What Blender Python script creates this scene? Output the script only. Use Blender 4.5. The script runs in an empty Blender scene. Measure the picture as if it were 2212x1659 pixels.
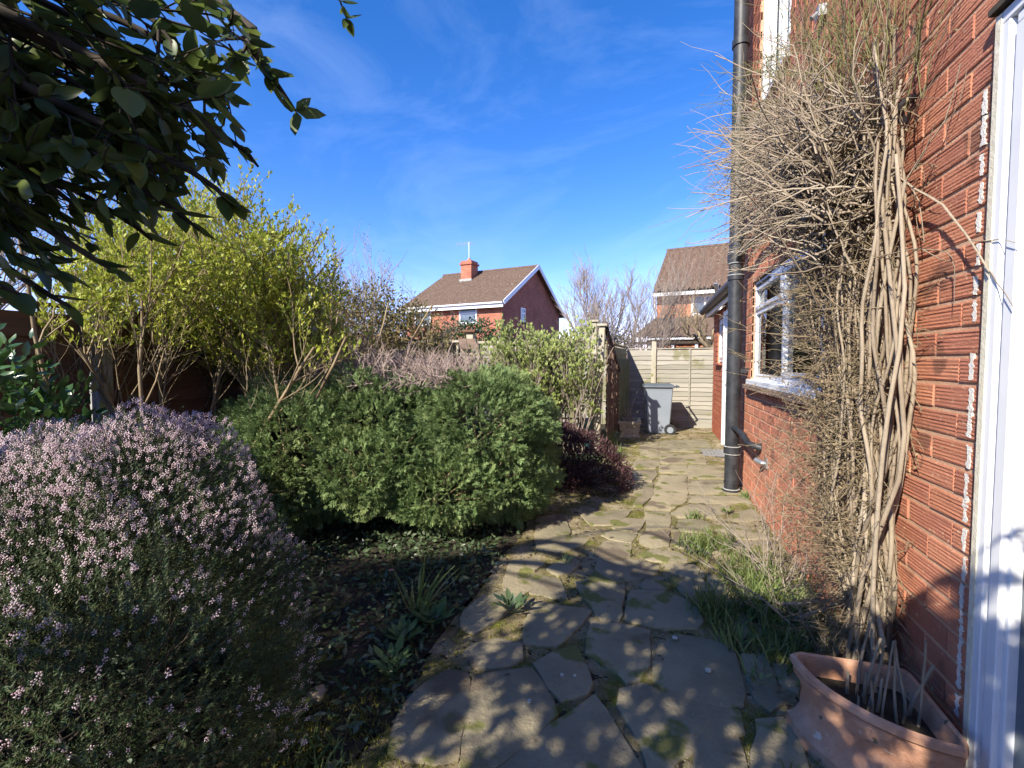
import bpy, bmesh, math, random
import numpy as np
from mathutils import Vector, Matrix
random.seed(7)
rng = np.random.default_rng(11)
R = math.radians
SC = bpy.context.scene
COL = SC.collection

# ------------------------------------------------------------------ camera, sky, sun, exposure
cam_d = bpy.data.cameras.new('camera'); cam = bpy.data.objects.new('camera', cam_d); COL.objects.link(cam)
cam.location = (0, 0, 1.3); cam.rotation_euler = (R(90 - 2.66), 0, R(16.75))
cam_d.sensor_width = 36; cam_d.lens = 36 * 1000 / 2212; cam_d.clip_start = 0.02; cam_d.clip_end = 2000
SC.camera = cam
SUN = Vector((1.0, 2.35, -1.7)).normalized()          # the way the light travels
ELEV = math.asin(-SUN.z)
w = bpy.data.worlds.new('World'); SC.world = w; w.use_nodes = True
nt = w.node_tree; nt.nodes.clear()
out = nt.nodes.new('ShaderNodeOutputWorld'); bg = nt.nodes.new('ShaderNodeBackground')
sky = nt.nodes.new('ShaderNodeTexSky'); sky.sky_type = 'NISHITA'; sky.sun_disc = False
sky.sun_elevation = ELEV; sky.sun_rotation = math.atan2(-SUN.x, -SUN.y)
sky.air_density = 0.85; sky.dust_density = 0.0; sky.ozone_density = 3.5; sky.altitude = 200
bg.inputs['Strength'].default_value = 0.148
tc = nt.nodes.new('ShaderNodeTexCoord'); mp = nt.nodes.new('ShaderNodeMapping'); mp.inputs['Scale'].default_value = (1.0, 2.6, 3.6)
mp.inputs['Rotation'].default_value = (0.3, 0.5, 0.2)
no = nt.nodes.new('ShaderNodeTexNoise'); no.inputs['Scale'].default_value = 1.7; no.inputs['Detail'].default_value = 7; no.inputs['Roughness'].default_value = 0.62
no.inputs['Distortion'].default_value = 0.6
rp = nt.nodes.new('ShaderNodeValToRGB'); rp.color_ramp.elements[0].position = 0.46; rp.color_ramp.elements[1].position = 0.9
rp.color_ramp.elements[0].color = (0, 0, 0, 1); rp.color_ramp.elements[1].color = (0.15, 0.15, 0.15, 1)
mx = nt.nodes.new('ShaderNodeMixRGB'); mx.inputs['Color2'].default_value = (5.2, 6.2, 8.0, 1)
hs = nt.nodes.new('ShaderNodeHueSaturation'); hs.inputs['Saturation'].default_value = 1.3
L = nt.links
L.new(tc.outputs['Generated'], mp.inputs['Vector']); L.new(mp.outputs[0], no.inputs['Vector']); L.new(no.outputs['Fac'], rp.inputs['Fac'])
L.new(rp.outputs['Color'], mx.inputs['Fac']); L.new(sky.outputs[0], hs.inputs['Color']); tn = nt.nodes.new('ShaderNodeMixRGB'); tn.blend_type = 'MULTIPLY'; tn.inputs['Fac'].default_value = 1; tn.inputs['Color2'].default_value = (1.32, .86, 1.02, 1); L.new(hs.outputs[0], tn.inputs['Color1']); L.new(tn.outputs[0], mx.inputs['Color1']); L.new(mx.outputs[0], bg.inputs['Color']); L.new(bg.outputs[0], out.inputs[0])
sd = bpy.data.lights.new('sun', 'SUN'); so = bpy.data.objects.new('sun', sd); COL.objects.link(so)
sd.energy = 5.0; sd.angle = R(0.53); sd.color = (1.0, 0.925, 0.79)
so.rotation_euler = SUN.to_track_quat('-Z', 'Y').to_euler(); so.location = (-3, -8, 8)
SC.view_settings.view_transform = 'Standard'; SC.view_settings.look = 'None'; SC.view_settings.gamma = 1
SC.view_settings.exposure = 1.0; SC.view_settings.use_curve_mapping = False

# ------------------------------------------------------------------ materials
def rgb(c): return (c[0], c[1], c[2], 1)
def mat(name, c1, c2=None, c3=None, scale=8, rough=.8, spec=.3, bump=0, bscale=60, island=0, stretch=(1, 1, 1), metal=0,
        spots=None, detail=5, rscale=None, isl_cols=None, transl=0, tcol=None, pos=(.35, .65)):
    m = bpy.data.materials.new(name); m.use_nodes = True; n = m.node_tree.nodes; l = m.node_tree.links
    b = n['Principled BSDF']; b.inputs['Roughness'].default_value = rough; b.inputs['Specular IOR Level'].default_value = spec; b.inputs['Metallic'].default_value = metal
    t = n.new('ShaderNodeTexCoord'); g = n.new('ShaderNodeNewGeometry'); mpn = n.new('ShaderNodeMapping'); mpn.inputs['Scale'].default_value = stretch
    l.new(g.outputs['Position'], mpn.inputs['Vector'])
    nz = n.new('ShaderNodeTexNoise'); nz.inputs['Scale'].default_value = scale; nz.inputs['Detail'].default_value = detail; nz.inputs['Roughness'].default_value = .65
    l.new(mpn.outputs[0], nz.inputs['Vector'])
    cr = n.new('ShaderNodeValToRGB'); e = cr.color_ramp.elements
    e[0].position = pos[0]; e[1].position = pos[1]; e[0].color = rgb(c1); e[1].color = rgb(c2 or c1)
    if c3: x = e.new((pos[0] + pos[1]) / 2); x.color = rgb(c3)
    l.new(nz.outputs['Fac'], cr.inputs['Fac']); col = cr.outputs['Color']
    if isl_cols:                                   # each leaf, brick, blade takes its own tone
        oi = n.new('ShaderNodeObjectInfo'); ad = n.new('ShaderNodeMath'); ad.operation = 'ADD'; fr = n.new('ShaderNodeMath'); fr.operation = 'FRACT'
        l.new(oi.outputs['Random'], ad.inputs[0]); l.new(g.outputs['Random Per Island'], ad.inputs[1]); l.new(ad.outputs[0], fr.inputs[0])
        c2r = n.new('ShaderNodeValToRGB'); ee = c2r.color_ramp.elements; k = len(isl_cols)
        ee[0].position = 0; ee[0].color = rgb(isl_cols[0]); ee[1].position = 1; ee[1].color = rgb(isl_cols[-1])
        for i in range(1, k - 1): ee.new(i / (k - 1)).color = rgb(isl_cols[i])
        l.new(fr.outputs[0], c2r.inputs['Fac'])
        mm = n.new('ShaderNodeMixRGB'); mm.inputs['Fac'].default_value = island or .6
        l.new(col, mm.inputs['Color1']); l.new(c2r.outputs['Color'], mm.inputs['Color2']); col = mm.outputs['Color']
    if spots:                                      # (colour, scale, threshold)
        for (sc_, ssc, th) in spots:
            v = n.new('ShaderNodeTexNoise'); v.inputs['Scale'].default_value = ssc; v.inputs['Detail'].default_value = 3
            l.new(g.outputs['Position'], v.inputs['Vector'])
            r2 = n.new('ShaderNodeValToRGB'); r2.color_ramp.elements[0].position = th; r2.color_ramp.elements[1].position = th + .05
            l.new(v.outputs['Fac'], r2.inputs['Fac']); m2 = n.new('ShaderNodeMixRGB'); m2.inputs['Color2'].default_value = rgb(sc_)
            l.new(r2.outputs['Color'], m2.inputs['Fac']); l.new(col, m2.inputs['Color1']); col = m2.outputs['Color']
    l.new(col, b.inputs['Base Color'])
    if bump:
        bn = n.new('ShaderNodeTexNoise'); bn.inputs['Scale'].default_value = bscale; bn.inputs['Detail'].default_value = 6; bn.inputs['Roughness'].default_value = .7
        l.new(mpn.outputs[0], bn.inputs['Vector'])
        bu = n.new('ShaderNodeBump'); bu.inputs['Strength'].default_value = 1; bu.inputs['Distance'].default_value = bump
        l.new(bn.outputs['Fac'], bu.inputs['Height']); l.new(bu.outputs[0], b.inputs['Normal'])
    if transl:
        tr = n.new('ShaderNodeBsdfTranslucent'); ms = n.new('ShaderNodeMixShader'); ms.inputs[0].default_value = transl
        if tcol: tr.inputs['Color'].default_value = rgb(tcol)
        else: l.new(col, tr.inputs['Color'])
        l.new(b.outputs[0], ms.inputs[1]); l.new(tr.outputs[0], ms.inputs[2]); l.new(ms.outputs[0], n['Material Output'].inputs[0])
    return m

M = {}
M['brick'] = mat('rustic_brick', (.39, .15, .09), (.54, .235, .14), scale=30, rough=.9, spec=.15, bump=.004, bscale=120, stretch=(1, .5, 1.6),
                 isl_cols=[(.30, .115, .08), (.48, .19, .115), (.57, .25, .15), (.40, .155, .11), (.50, .21, .12), (.34, .14, .10)], island=.6, spots=[((.56, .33, .21), 55, .64), ((.26, .12, .08), 5, .62)])
M['mortar'] = mat('pinkish_mortar', (.50, .30, .19), (.60, .38, .255), scale=14, rough=.95, spec=.1, bump=.004, bscale=150)
M['brick_ext'] = mat('red_brick', (.30, .085, .05), (.42, .15, .09), scale=20, rough=.9, spec=.15, bump=.003, isl_cols=[(.28, .075, .045), (.44, .16, .09)], island=.5)
M['upvc'] = mat('white_upvc', (.78, .79, .80), (.70, .71, .73), scale=3, rough=.32, spec=.5)
M['cream'] = mat('cream_sealant', (.62, .56, .42), (.72, .68, .55), scale=40, rough=.7, bump=.003)
M['smear'] = mat('white_render_smear', (.70, .66, .60), (.80, .78, .74), scale=60, rough=.9, bump=.006, bscale=200)
M['pipe'] = mat('black_plastic_pipe', (.014, .015, .018), (.04, .042, .048), scale=9, rough=.5, spec=.4, bump=.001, bscale=30)
M['pipe_grime'] = mat('pale_joint_sealant', (.25, .25, .25), (.45, .45, .43), scale=50, rough=.8)
M['tile_sill'] = mat('weathered_clay_sill', (.16, .11, .08), (.28, .2, .15), scale=20, rough=.95, bump=.008, bscale=60)
M['red_sill'] = mat('red_tile_sill', (.25, .07, .05), (.33, .11, .08), scale=10, rough=.8)
M['interior'] = mat('cream_interior', (.62, .60, .48), (.7, .68, .56), scale=2, rough=.9)
M['dark_in'] = mat('dark_interior', (.02, .02, .022), (.04, .04, .04), scale=2, rough=.9)
M['terracotta'] = mat('weathered_terracotta', (.40, .20, .12), (.56, .33, .22), (.47, .26, .165), scale=9, rough=.85, spec=.2, bump=.004, bscale=120,
                      spots=[((.60, .48, .38), 14, .66), ((.13, .12, .07), 26, .66)])
M['stone'] = mat('riven_sandstone', (.17, .145, .095), (.38, .32, .20), (.26, .22, .145), scale=4, rough=.92, spec=.2, bump=.010, bscale=38, detail=8,
                 isl_cols=[(.15, .135, .095), (.33, .28, .18), (.23, .195, .13), (.40, .33, .21), (.20, .185, .12)], island=.5,
                 spots=[((.38, .36, .30), 36, .73), ((.11, .095, .065), 9, .69), ((.15, .15, .05), 5, .57), ((.16, .125, .085), 2.2, .58), ((.34, .32, .27), 90, .7)])
M['lichen'] = mat('pale_lichen', (.42, .40, .33), (.52, .5, .44), scale=60, rough=.95)
M['bed'] = mat('mossy_mortar', (.13, .135, .03), (.40, .335, .22), (.25, .20, .11), scale=4.5, rough=.97, spec=.1, bump=.02, bscale=70, detail=8,
               spots=[((.36, .31, .22), 60, .66), ((.05, .04, .03), 25, .6)], pos=(.36, .62))
M['soil'] = mat('dark_soil', (.03, .024, .016), (.075, .06, .042), scale=9, rough=.97, bump=.03, bscale=50, spots=[((.06, .075, .02), 4, .6)])
M['moss'] = mat('bright_moss', (.12, .14, .02), (.22, .21, .035), scale=12, rough=.95, isl_cols=[(.12, .15, .02), (.26, .25, .04), (.20, .17, .05)], island=.6, transl=.2)
M['ivy'] = mat('ivy_leaf', (.04, .07, .03), (.09, .13, .055), scale=6, rough=.4, spec=.5, isl_cols=[(.03, .06, .025), (.08, .12, .05), (.10, .11, .07)], island=.6, transl=.15)
M['juniper'] = mat('juniper_scale_leaf', (.10, .175, .06), (.26, .32, .11), (.16, .25, .085), scale=3, rough=.6, isl_cols=[(.07, .13, .05), (.16, .25, .09), (.28, .35, .14), (.22, .20, .09)], island=.55, transl=.25)
M['deadtwig'] = mat('dead_twig', (.27, .19, .16), (.42, .33, .29), scale=9, rough=.9, isl_cols=[(.20, .14, .11), (.45, .36, .33), (.36, .27, .24)], island=.5)
M['heather_leaf'] = mat('heather_needle', (.02, .045, .014), (.055, .08, .024), scale=7, rough=.55, isl_cols=[(.02, .045, .015), (.05, .085, .028), (.09, .07, .03), (.04, .07, .022)], island=.55, transl=.15)
M['heather_flower'] = mat('pink_heather_bell', (.68, .48, .54), (.84, .72, .76), scale=12, rough=.7, isl_cols=[(.66, .42, .48), (.90, .83, .84), (.86, .70, .74), (.68, .50, .42)], island=.65, transl=.35)
M['forsythia'] = mat('fresh_yellow_green_leaf', (.27, .35, .04), (.46, .48, .06), scale=2.5, rough=.5, isl_cols=[(.20, .30, .035), (.44, .49, .06), (.56, .53, .10), (.30, .38, .06)], island=.6, transl=.4)
M['bark_tan'] = mat('tan_bark', (.17, .12, .07), (.33, .26, .16), scale=10, rough=.9, bump=.004, bscale=60, stretch=(1, 1, .3))
M['bark_grey'] = mat('grey_brown_bark', (.20, .16, .13), (.36, .30, .25), scale=10, rough=.9, bump=.003, isl_cols=[(.17, .13, .10), (.36, .30, .26), (.26, .21, .17)], island=.5)
M['bark_dark'] = mat('dark_bark', (.03, .024, .018), (.07, .055, .04), scale=14, rough=.9)
M['camellia'] = mat('camellia_leaf', (.025, .07, .02), (.055, .12, .035), scale=6, rough=.28, spec=.6, isl_cols=[(.022, .06, .02), (.06, .12, .03), (.10, .17, .04)], island=.55, transl=.15)
M['redflower'] = mat('red_petal', (.45, .02, .02), (.6, .05, .04), scale=20, rough=.6, transl=.2)
M['canopyleaf'] = mat('broad_tree_leaf', (.055, .09, .026), (.11, .155, .04), scale=4, rough=.42, spec=.4, isl_cols=[(.04, .07, .03), (.11, .15, .035), (.18, .22, .04), (.06, .10, .05)], island=.6, transl=.45)
M['lilacleaf'] = mat('young_pale_leaf', (.25, .34, .09), (.44, .50, .17), scale=5, rough=.5, isl_cols=[(.20, .30, .08), (.45, .5, .15), (.5, .5, .25), (.30, .40, .12)], island=.6, transl=.35)
M['purple'] = mat('purple_leaf', (.045, .02, .026), (.10, .042, .05), scale=9, rough=.55, isl_cols=[(.035, .016, .022), (.10, .045, .05), (.07, .035, .035), (.07, .05, .035)], island=.6, transl=.15)
M['brushleaf'] = mat('olive_shrub_leaf', (.10, .12, .035), (.24, .17, .08), scale=1.6, rough=.6, isl_cols=[(.08, .11, .03), (.18, .18, .06), (.32, .20, .10), (.13, .14, .05)], island=.5, transl=.25)
M['holly'] = mat('dark_evergreen_leaf', (.025, .05, .018), (.06, .10, .03), scale=3, rough=.35, spec=.5, isl_cols=[(.02, .045, .015), (.07, .12, .035)], island=.5, transl=.12)
M['vine'] = mat('pale_vine_bark', (.19, .15, .11), (.38, .315, .24), scale=22, rough=.85, bump=.005, bscale=70, stretch=(1, 1, .35), isl_cols=[(.17, .12, .08), (.40, .33, .24), (.29, .23, .155), (.12, .09, .06)], island=.5)
M['vinegreen'] = mat('green_vine_shoot', (.10, .11, .035), (.18, .17, .07), scale=14, rough=.7, isl_cols=[(.09, .10, .03), (.2, .17, .08), (.15, .16, .06)], island=.6)
M['vineleaf'] = mat('dry_vine_leaflet', (.15, .12, .065), (.34, .26, .17), scale=14, rough=.8, isl_cols=[(.11, .105, .045), (.38, .29, .19), (.24, .17, .10)], island=.6, transl=.2)
M['grass'] = mat('grass_blade', (.085, .13, .035), (.17, .22, .07), scale=12, rough=.5, isl_cols=[(.07, .12, .03), (.18, .24, .07), (.30, .27, .13)], island=.6, transl=.3)
M['weedleaf'] = mat('soft_weed_leaf', (.08, .14, .045), (.15, .23, .08), scale=14, rough=.6, isl_cols=[(.07, .13, .04), (.18, .26, .09)], island=.5, transl=.25)
M['fence_dark'] = mat('brown_stained_slat', (.085, .043, .025), (.17, .09, .055), scale=7, rough=.85, bump=.004, bscale=40, stretch=(1, .12, 2.2), isl_cols=[(.07, .035, .022), (.19, .10, .06), (.13, .075, .05)], island=.5)
M['fence_pale'] = mat('weathered_pale_slat', (.20, .185, .15), (.36, .335, .285), scale=7, rough=.9, bump=.004, bscale=40, stretch=(.12, .12, 2.2), isl_cols=[(.17, .165, .125), (.36, .335, .285), (.27, .255, .21)], island=.5, spots=[((.20, .19, .12), 2.2, .56)])
M['fence_green'] = mat('algae_green_slat', (.13, .13, .05), (.27, .25, .13), scale=5, rough=.9, bump=.004, bscale=40, isl_cols=[(.11, .12, .045), (.26, .24, .13)], island=.5)
M['post'] = mat('weathered_post', (.32, .29, .22), (.46, .42, .33), scale=10, rough=.9, bump=.003, stretch=(1, 1, .15), spots=[((.20, .20, .06), 9, .6)])
M['post_brown'] = mat('brown_post', (.12, .075, .055), (.20, .13, .10), scale=10, rough=.9, stretch=(1, 1, .15), bump=.003)
M['concrete'] = mat('grey_concrete', (.26, .27, .26), (.36, .36, .34), scale=25, rough=.95, bump=.003, bscale=100)
M['trough'] = mat('stone_trough', (.33, .28, .21), (.45, .38, .30), scale=16, rough=.95, bump=.006, spots=[((.15, .13, .06), 12, .62)])
M['bin'] = mat('grey_bin_plastic', (.20, .23, .27), (.23, .26, .30), scale=2, rough=.45, spec=.4)
M['binlid'] = mat('dark_grey_lid_plastic', (.07, .085, .10), (.10, .115, .13), scale=3, rough=.4, spec=.45)
M['rubber'] = mat('black_rubber', (.02, .02, .02), (.03, .03, .03), rough=.8)
M['metal'] = mat('galvanised_metal', (.35, .36, .37), (.5, .5, .5), scale=30, rough=.45, metal=.8)
M['rooftile'] = mat('brown_roof_tile', (.065, .044, .033), (.14, .095, .072), scale=5, rough=.9, bump=.01, bscale=22, detail=9, isl_cols=[(.09, .055, .04), (.2, .14, .11), (.15, .09, .07)], island=.35, spots=[((.36, .33, .28), 14, .66)])
M['farbrick_trim'] = M['upvc']
M['tealtub'] = mat('teal_plastic_tub', (.05, .16, .18), (.08, .22, .24), scale=5, rough=.5)
M['rock'] = mat('tan_rock', (.35, .27, .18), (.5, .4, .28), scale=18, rough=.9, bump=.01)
M['petal'] = mat('pink_petal', (.62, .28, .28), (.75, .45, .42), scale=30, rough=.6, transl=.2)
M['birdhouse'] = mat('pale_birdhouse_wood', (.42, .35, .25), (.55, .47, .35), scale=12, rough=.9)
M['birdroof'] = mat('brown_birdhouse_roof', (.16, .11, .08), (.24, .17, .12), scale=12, rough=.9)

def brick_wall_mat(name, dirx, c1, c2, cm):
    m = bpy.data.materials.new(name); m.use_nodes = True; n = m.node_tree.nodes; l = m.node_tree.links; b = n['Principled BSDF']; b.inputs['Roughness'].default_value = .9
    g = n.new('ShaderNodeNewGeometry'); dp = n.new('ShaderNodeVectorMath'); dp.operation = 'DOT_PRODUCT'; dp.inputs[1].default_value = (dirx[0], dirx[1], 0)
    l.new(g.outputs['Position'], dp.inputs[0]); sp = n.new('ShaderNodeSeparateXYZ'); l.new(g.outputs['Position'], sp.inputs[0])
    cb = n.new('ShaderNodeCombineXYZ'); l.new(dp.outputs['Value'], cb.inputs[0]); l.new(sp.outputs['Z'], cb.inputs[1])
    bt = n.new('ShaderNodeTexBrick'); bt.inputs['Scale'].default_value = 1; bt.inputs['Brick Width'].default_value = .26; bt.inputs['Row Height'].default_value = .086; bt.inputs['Mortar Size'].default_value = .009
    bt.inputs['Color1'].default_value = rgb(c1); bt.inputs['Color2'].default_value = rgb(c2); bt.inputs['Mortar'].default_value = rgb(cm); bt.inputs['Bias'].default_value = -.2
    l.new(cb.outputs[0], bt.inputs['Vector']); nz = n.new('ShaderNodeTexNoise'); nz.inputs['Scale'].default_value = 1.2; nz.inputs['Detail'].default_value = 6; l.new(g.outputs['Position'], nz.inputs['Vector'])
    mm = n.new('ShaderNodeMixRGB'); mm.blend_type = 'OVERLAY'; mm.inputs['Fac'].default_value = .5; l.new(bt.outputs['Color'], mm.inputs['Color1']); l.new(nz.outputs['Fac'], mm.inputs['Color2'])
    l.new(mm.outputs[0], b.inputs['Base Color']); bu = n.new('ShaderNodeBump'); bu.inputs['Distance'].default_value = .01; l.new(bt.outputs['Fac'], bu.inputs['Height']); bu.invert = True; l.new(bu.outputs[0], b.inputs['Normal'])
    return m

def glass_mat(name, tint, through=.75):
    m = bpy.data.materials.new(name); m.use_nodes = True; n = m.node_tree.nodes; l = m.node_tree.links; n.remove(n['Principled BSDF'])
    t = n.new('ShaderNodeBsdfTransparent'); t.inputs[0].default_value = rgb(tint); g = n.new('ShaderNodeBsdfGlossy'); g.inputs['Roughness'].default_value = .02
    f = n.new('ShaderNodeFresnel'); f.inputs[0].default_value = 1.5; a = n.new('ShaderNodeMath'); a.operation = 'MULTIPLY_ADD'; a.inputs[1].default_value = 1.1; a.inputs[2].default_value = .03
    ms = n.new('ShaderNodeMixShader'); l.new(f.outputs[0], a.inputs[0]); l.new(a.outputs[0], ms.inputs[0]); l.new(t.outputs[0], ms.inputs[1]); l.new(g.outputs[0], ms.inputs[2]); l.new(ms.outputs[0], n['Material Output'].inputs[0])
    return m
M['glass'] = glass_mat('window_glass', (.82, .88, .85))
M['glass_far'] = mat('far_window_glass', (.06, .08, .10), (.12, .15, .18), scale=1.5, rough=.06, spec=.9)

# ------------------------------------------------------------------ object helpers
ORG = {}
def register(o, p, parent):
    ORG[o] = Vector(p)
    if parent is not None: o.parent = parent; o.location = Vector(p) - ORG[parent]
    else: o.location = p
    return o
def tag(o, label=None, cat=None, group=None, kind=None):
    if label: o['label'] = label
    if cat: o['category'] = cat
    if group: o['group'] = group
    if kind: o['kind'] = kind
    return o
def thing(name, label, cat, p=(0, 0, 0), group=None):
    o = bpy.data.objects.new(name, None); o.empty_display_size = .1; COL.objects.link(o); register(o, p, None)
    return tag(o, label, cat, group)
def fastmesh(name, V, F, smooth=False):
    me = bpy.data.meshes.new(name); V = np.asarray(V, dtype=np.float32); F = np.asarray(F, dtype=np.int32); m, k = F.shape
    me.vertices.add(len(V)); me.vertices.foreach_set('co', V.ravel()); me.loops.add(m * k); me.loops.foreach_set('vertex_index', F.ravel())
    me.polygons.add(m); me.polygons.foreach_set('loop_start', np.arange(0, m * k, k, dtype=np.int32)); me.polygons.foreach_set('loop_total', np.full(m, k, dtype=np.int32))
    if smooth: me.polygons.foreach_set('use_smooth', np.ones(m, dtype=bool))
    me.update(calc_edges=True); me.validate(); return me
def fobj(name, V, F, m, parent=None, kind=None, smooth=False, org=None):
    V = np.asarray(V, dtype=float)
    p = Vector(org) if org is not None else (ORG[parent] if parent is not None else Vector((float(V[:, 0].mean()), float(V[:, 1].mean()), float(V[:, 2].min()))))
    me = fastmesh(name, V - np.array(p), F, smooth); me.materials.append(m)
    o = bpy.data.objects.new(name, me); COL.objects.link(o); register(o, p, parent)
    if kind: o['kind'] = kind
    return o
def share(name, me, p, parent=None, rot=None, scale=None):
    o = bpy.data.objects.new(name, me); COL.objects.link(o); register(o, p, parent)
    if rot is not None: o.rotation_euler = rot
    if scale is not None: o.scale = scale
    return o
class MB:
    def __init__(s): s.v = []; s.f = []
    def add(s, v, f): n = len(s.v); s.v += [tuple(x) for x in v]; s.f += [tuple(i + n for i in q) for q in f]; return s
    def box(s, a, b, rz=0, c=None):
        (x0, y0, z0), (x1, y1, z1) = a, b; v = [(x, y, z) for z in (z0, z1) for y in (y0, y1) for x in (x0, x1)]
        if rz:
            cx, cy = c if c else ((x0 + x1) / 2, (y0 + y1) / 2); k, q = math.cos(rz), math.sin(rz)
            v = [(cx + (x - cx) * k - (y - cy) * q, cy + (x - cx) * q + (y - cy) * k, z) for x, y, z in v]
        return s.add(v, [(0, 2, 3, 1), (4, 5, 7, 6), (0, 1, 5, 4), (2, 6, 7, 3), (0, 4, 6, 2), (1, 3, 7, 5)])
    def beam(s, a, b, w, h, up=(0, 0, 1)):
        a, b = Vector(a), Vector(b); d = (b - a).normalized(); u = Vector(up); x = d.cross(u)
        if x.length < 1e-4: x = d.cross(Vector((0, 1, 0)))
        x.normalize(); u = x.cross(d).normalized(); v = []
        for p in (a, b):
            for i, j in ((-1, -1), (1, -1), (1, 1), (-1, 1)): v.append(p + x * i * w / 2 + u * j * h / 2)
        return s.add(v, [(3, 2, 1, 0), (4, 5, 6, 7), (0, 1, 5, 4), (1, 2, 6, 5), (2, 3, 7, 6), (3, 0, 4, 7)])
    def tube(s, pts, r, n=10, caps=True):
        pts = [Vector(p) for p in pts]; rr = r if isinstance(r, (list, tuple)) else [r] * len(pts); b = len(s.v); x = None
        for i, p in enumerate(pts):
            d = (pts[min(i + 1, len(pts) - 1)] - pts[max(i - 1, 0)]).normalized()
            if x is None:
                x = d.cross(Vector((0, 0, 1)))
                if x.length < .1: x = d.cross(Vector((0, 1, 0)))
            x = (x - d * x.dot(d)).normalized(); y = d.cross(x)
            for k in range(n): t = 2 * math.pi * k / n; s.v.append(tuple(p + (x * math.cos(t) + y * math.sin(t)) * rr[i]))
        for i in range(len(pts) - 1):
            for k in range(n): s.f.append((b + i * n + k, b + i * n + (k + 1) % n, b + (i + 1) * n + (k + 1) % n, b + (i + 1) * n + k))
        if caps: s.f.append(tuple(b + k for k in reversed(range(n)))); s.f.append(tuple(b + (len(pts) - 1) * n + k for k in range(n)))
        return s
    def quad(s, *p): return s.add(p, [tuple(range(len(p)))])
    def build(s, name, m, parent=None, kind=None, bevel=0, smooth=False, org=None):
        p = Vector(org) if org is not None else (ORG[parent] if parent is not None else Vector((sum(v[0] for v in s.v) / len(s.v), sum(v[1] for v in s.v) / len(s.v), min(v[2] for v in s.v))))
        me = bpy.data.meshes.new(name); me.from_pydata([(v[0] - p.x, v[1] - p.y, v[2] - p.z) for v in s.v], [], s.f)
        if bevel:
            bm = bmesh.new(); bm.from_mesh(me); bmesh.ops.bevel(bm, geom=[e for e in bm.edges if e.calc_face_angle(0) > .6], offset=bevel, segments=1, affect='EDGES'); bm.to_mesh(me); bm.free()
        if smooth:
            for q in me.polygons: q.use_smooth = True
            try: me.set_sharp_from_angle(angle=R(40))
            except Exception: pass
        me.materials.append(m); me.update(); o = bpy.data.objects.new(name, me); COL.objects.link(o); register(o, p, parent)
        if kind: o['kind'] = kind
        return o

# ------------------------------------------------------------------ plant helpers (numpy)
def unit(a): return a / np.maximum(np.linalg.norm(a, axis=-1, keepdims=True), 1e-9)
def rdir(n): return unit(rng.normal(size=(n, 3)))
def tubes(P, Rr, sides=3):
    N, K, _ = P.shape; T = np.gradient(P, axis=1); T = unit(T)
    ref = np.where(np.abs(T[:, :1, 2:3]) > .8, np.array([[[1., 0, 0]]]), np.array([[[0, 0, 1.]]])); X = unit(np.cross(T, np.broadcast_to(ref, T.shape))); Y = np.cross(T, X)
    a = np.arange(sides) * 2 * np.pi / sides
    V = P[:, :, None] + (X[:, :, None] * np.cos(a)[None, None, :, None] + Y[:, :, None] * np.sin(a)[None, None, :, None]) * Rr[:, :, None, None]
    idx = np.arange(N * K * sides).reshape(N, K, sides); i0 = idx[:, :-1]; i1 = idx[:, 1:]
    F = np.stack([i0, np.roll(i0, -1, 2), np.roll(i1, -1, 2), i1], -1).reshape(-1, 4)
    return V.reshape(-1, 3), F
def join(parts):
    V = []; F = []; n = 0
    for v, f in parts: V.append(v); F.append(f + n); n += len(v)
    return np.concatenate(V), np.concatenate(F)
def grow(base, d, Ln, K=6, wander=.15, grav=0.):
    P = [base]; d = unit(d)
    for k in range(K - 1):
        d = unit(d + rng.normal(size=d.shape) * wander + np.array([0, 0, grav])); P.append(P[-1] + d * (Ln / (K - 1))[:, None])
    return np.stack(P, 1)
def kids(P, n, lo=.3, hi=1., ang=.7, Lr=(.3, .6), up=0.):
    N, K, _ = P.shape; Lp = np.linalg.norm(P[:, -1] - P[:, 0], axis=1); i = np.repeat(np.arange(N), n); t = rng.uniform(lo, hi, len(i)) * (K - 1.001); k = t.astype(int); fr = (t - k)[:, None]
    b = P[i, k] * (1 - fr) + P[i, k + 1] * fr; T = unit(P[i, k + 1] - P[i, k]); d = unit(T + rdir(len(i)) * ang + np.array([0, 0, up]))
    return b, d, Lp[i] * rng.uniform(Lr[0], Lr[1], len(i))
def taper(N, K, r0, r1, var=.3): return (np.linspace(1, r1 / r0, K)[None, :] * r0) * rng.uniform(1 - var, 1 + var, (N, 1))
def along(P, n, lo=.1, hi=1.):
    N, K, _ = P.shape; i = np.repeat(np.arange(N), n); t = rng.uniform(lo, hi, len(i)) * (K - 1.001); k = t.astype(int); fr = (t - k)[:, None]
    return P[i, k] * (1 - fr) + P[i, k + 1] * fr, unit(P[i, k + 1] - P[i, k])
def scatter(tm, P, D, S):
    V0, F0 = tm; N = len(P); D = unit(D); r = rdir(N); X = unit(np.cross(D, r)); Y = np.cross(D, X); S = np.broadcast_to(np.asarray(S, float), (N,))
    V = P[:, None] + (V0[None, :, 0:1] * X[:, None] + V0[None, :, 1:2] * Y[:, None] + V0[None, :, 2:3] * D[:, None]) * S[:, None, None]
    return V.reshape(-1, 3), (F0[None] + (np.arange(N) * len(V0))[:, None, None]).reshape(-1, F0.shape[1])
LEAF = (np.array([(0, 0, 0), (-.22, .05, .3), (.22, .05, .3), (0, -.02, .5), (-.17, .04, .7), (.17, .04, .7), (0, .08, 1.)]), np.array([(0, 3, 1), (0, 2, 3), (1, 3, 4), (2, 5, 3), (3, 6, 4), (3, 5, 6)]))
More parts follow.
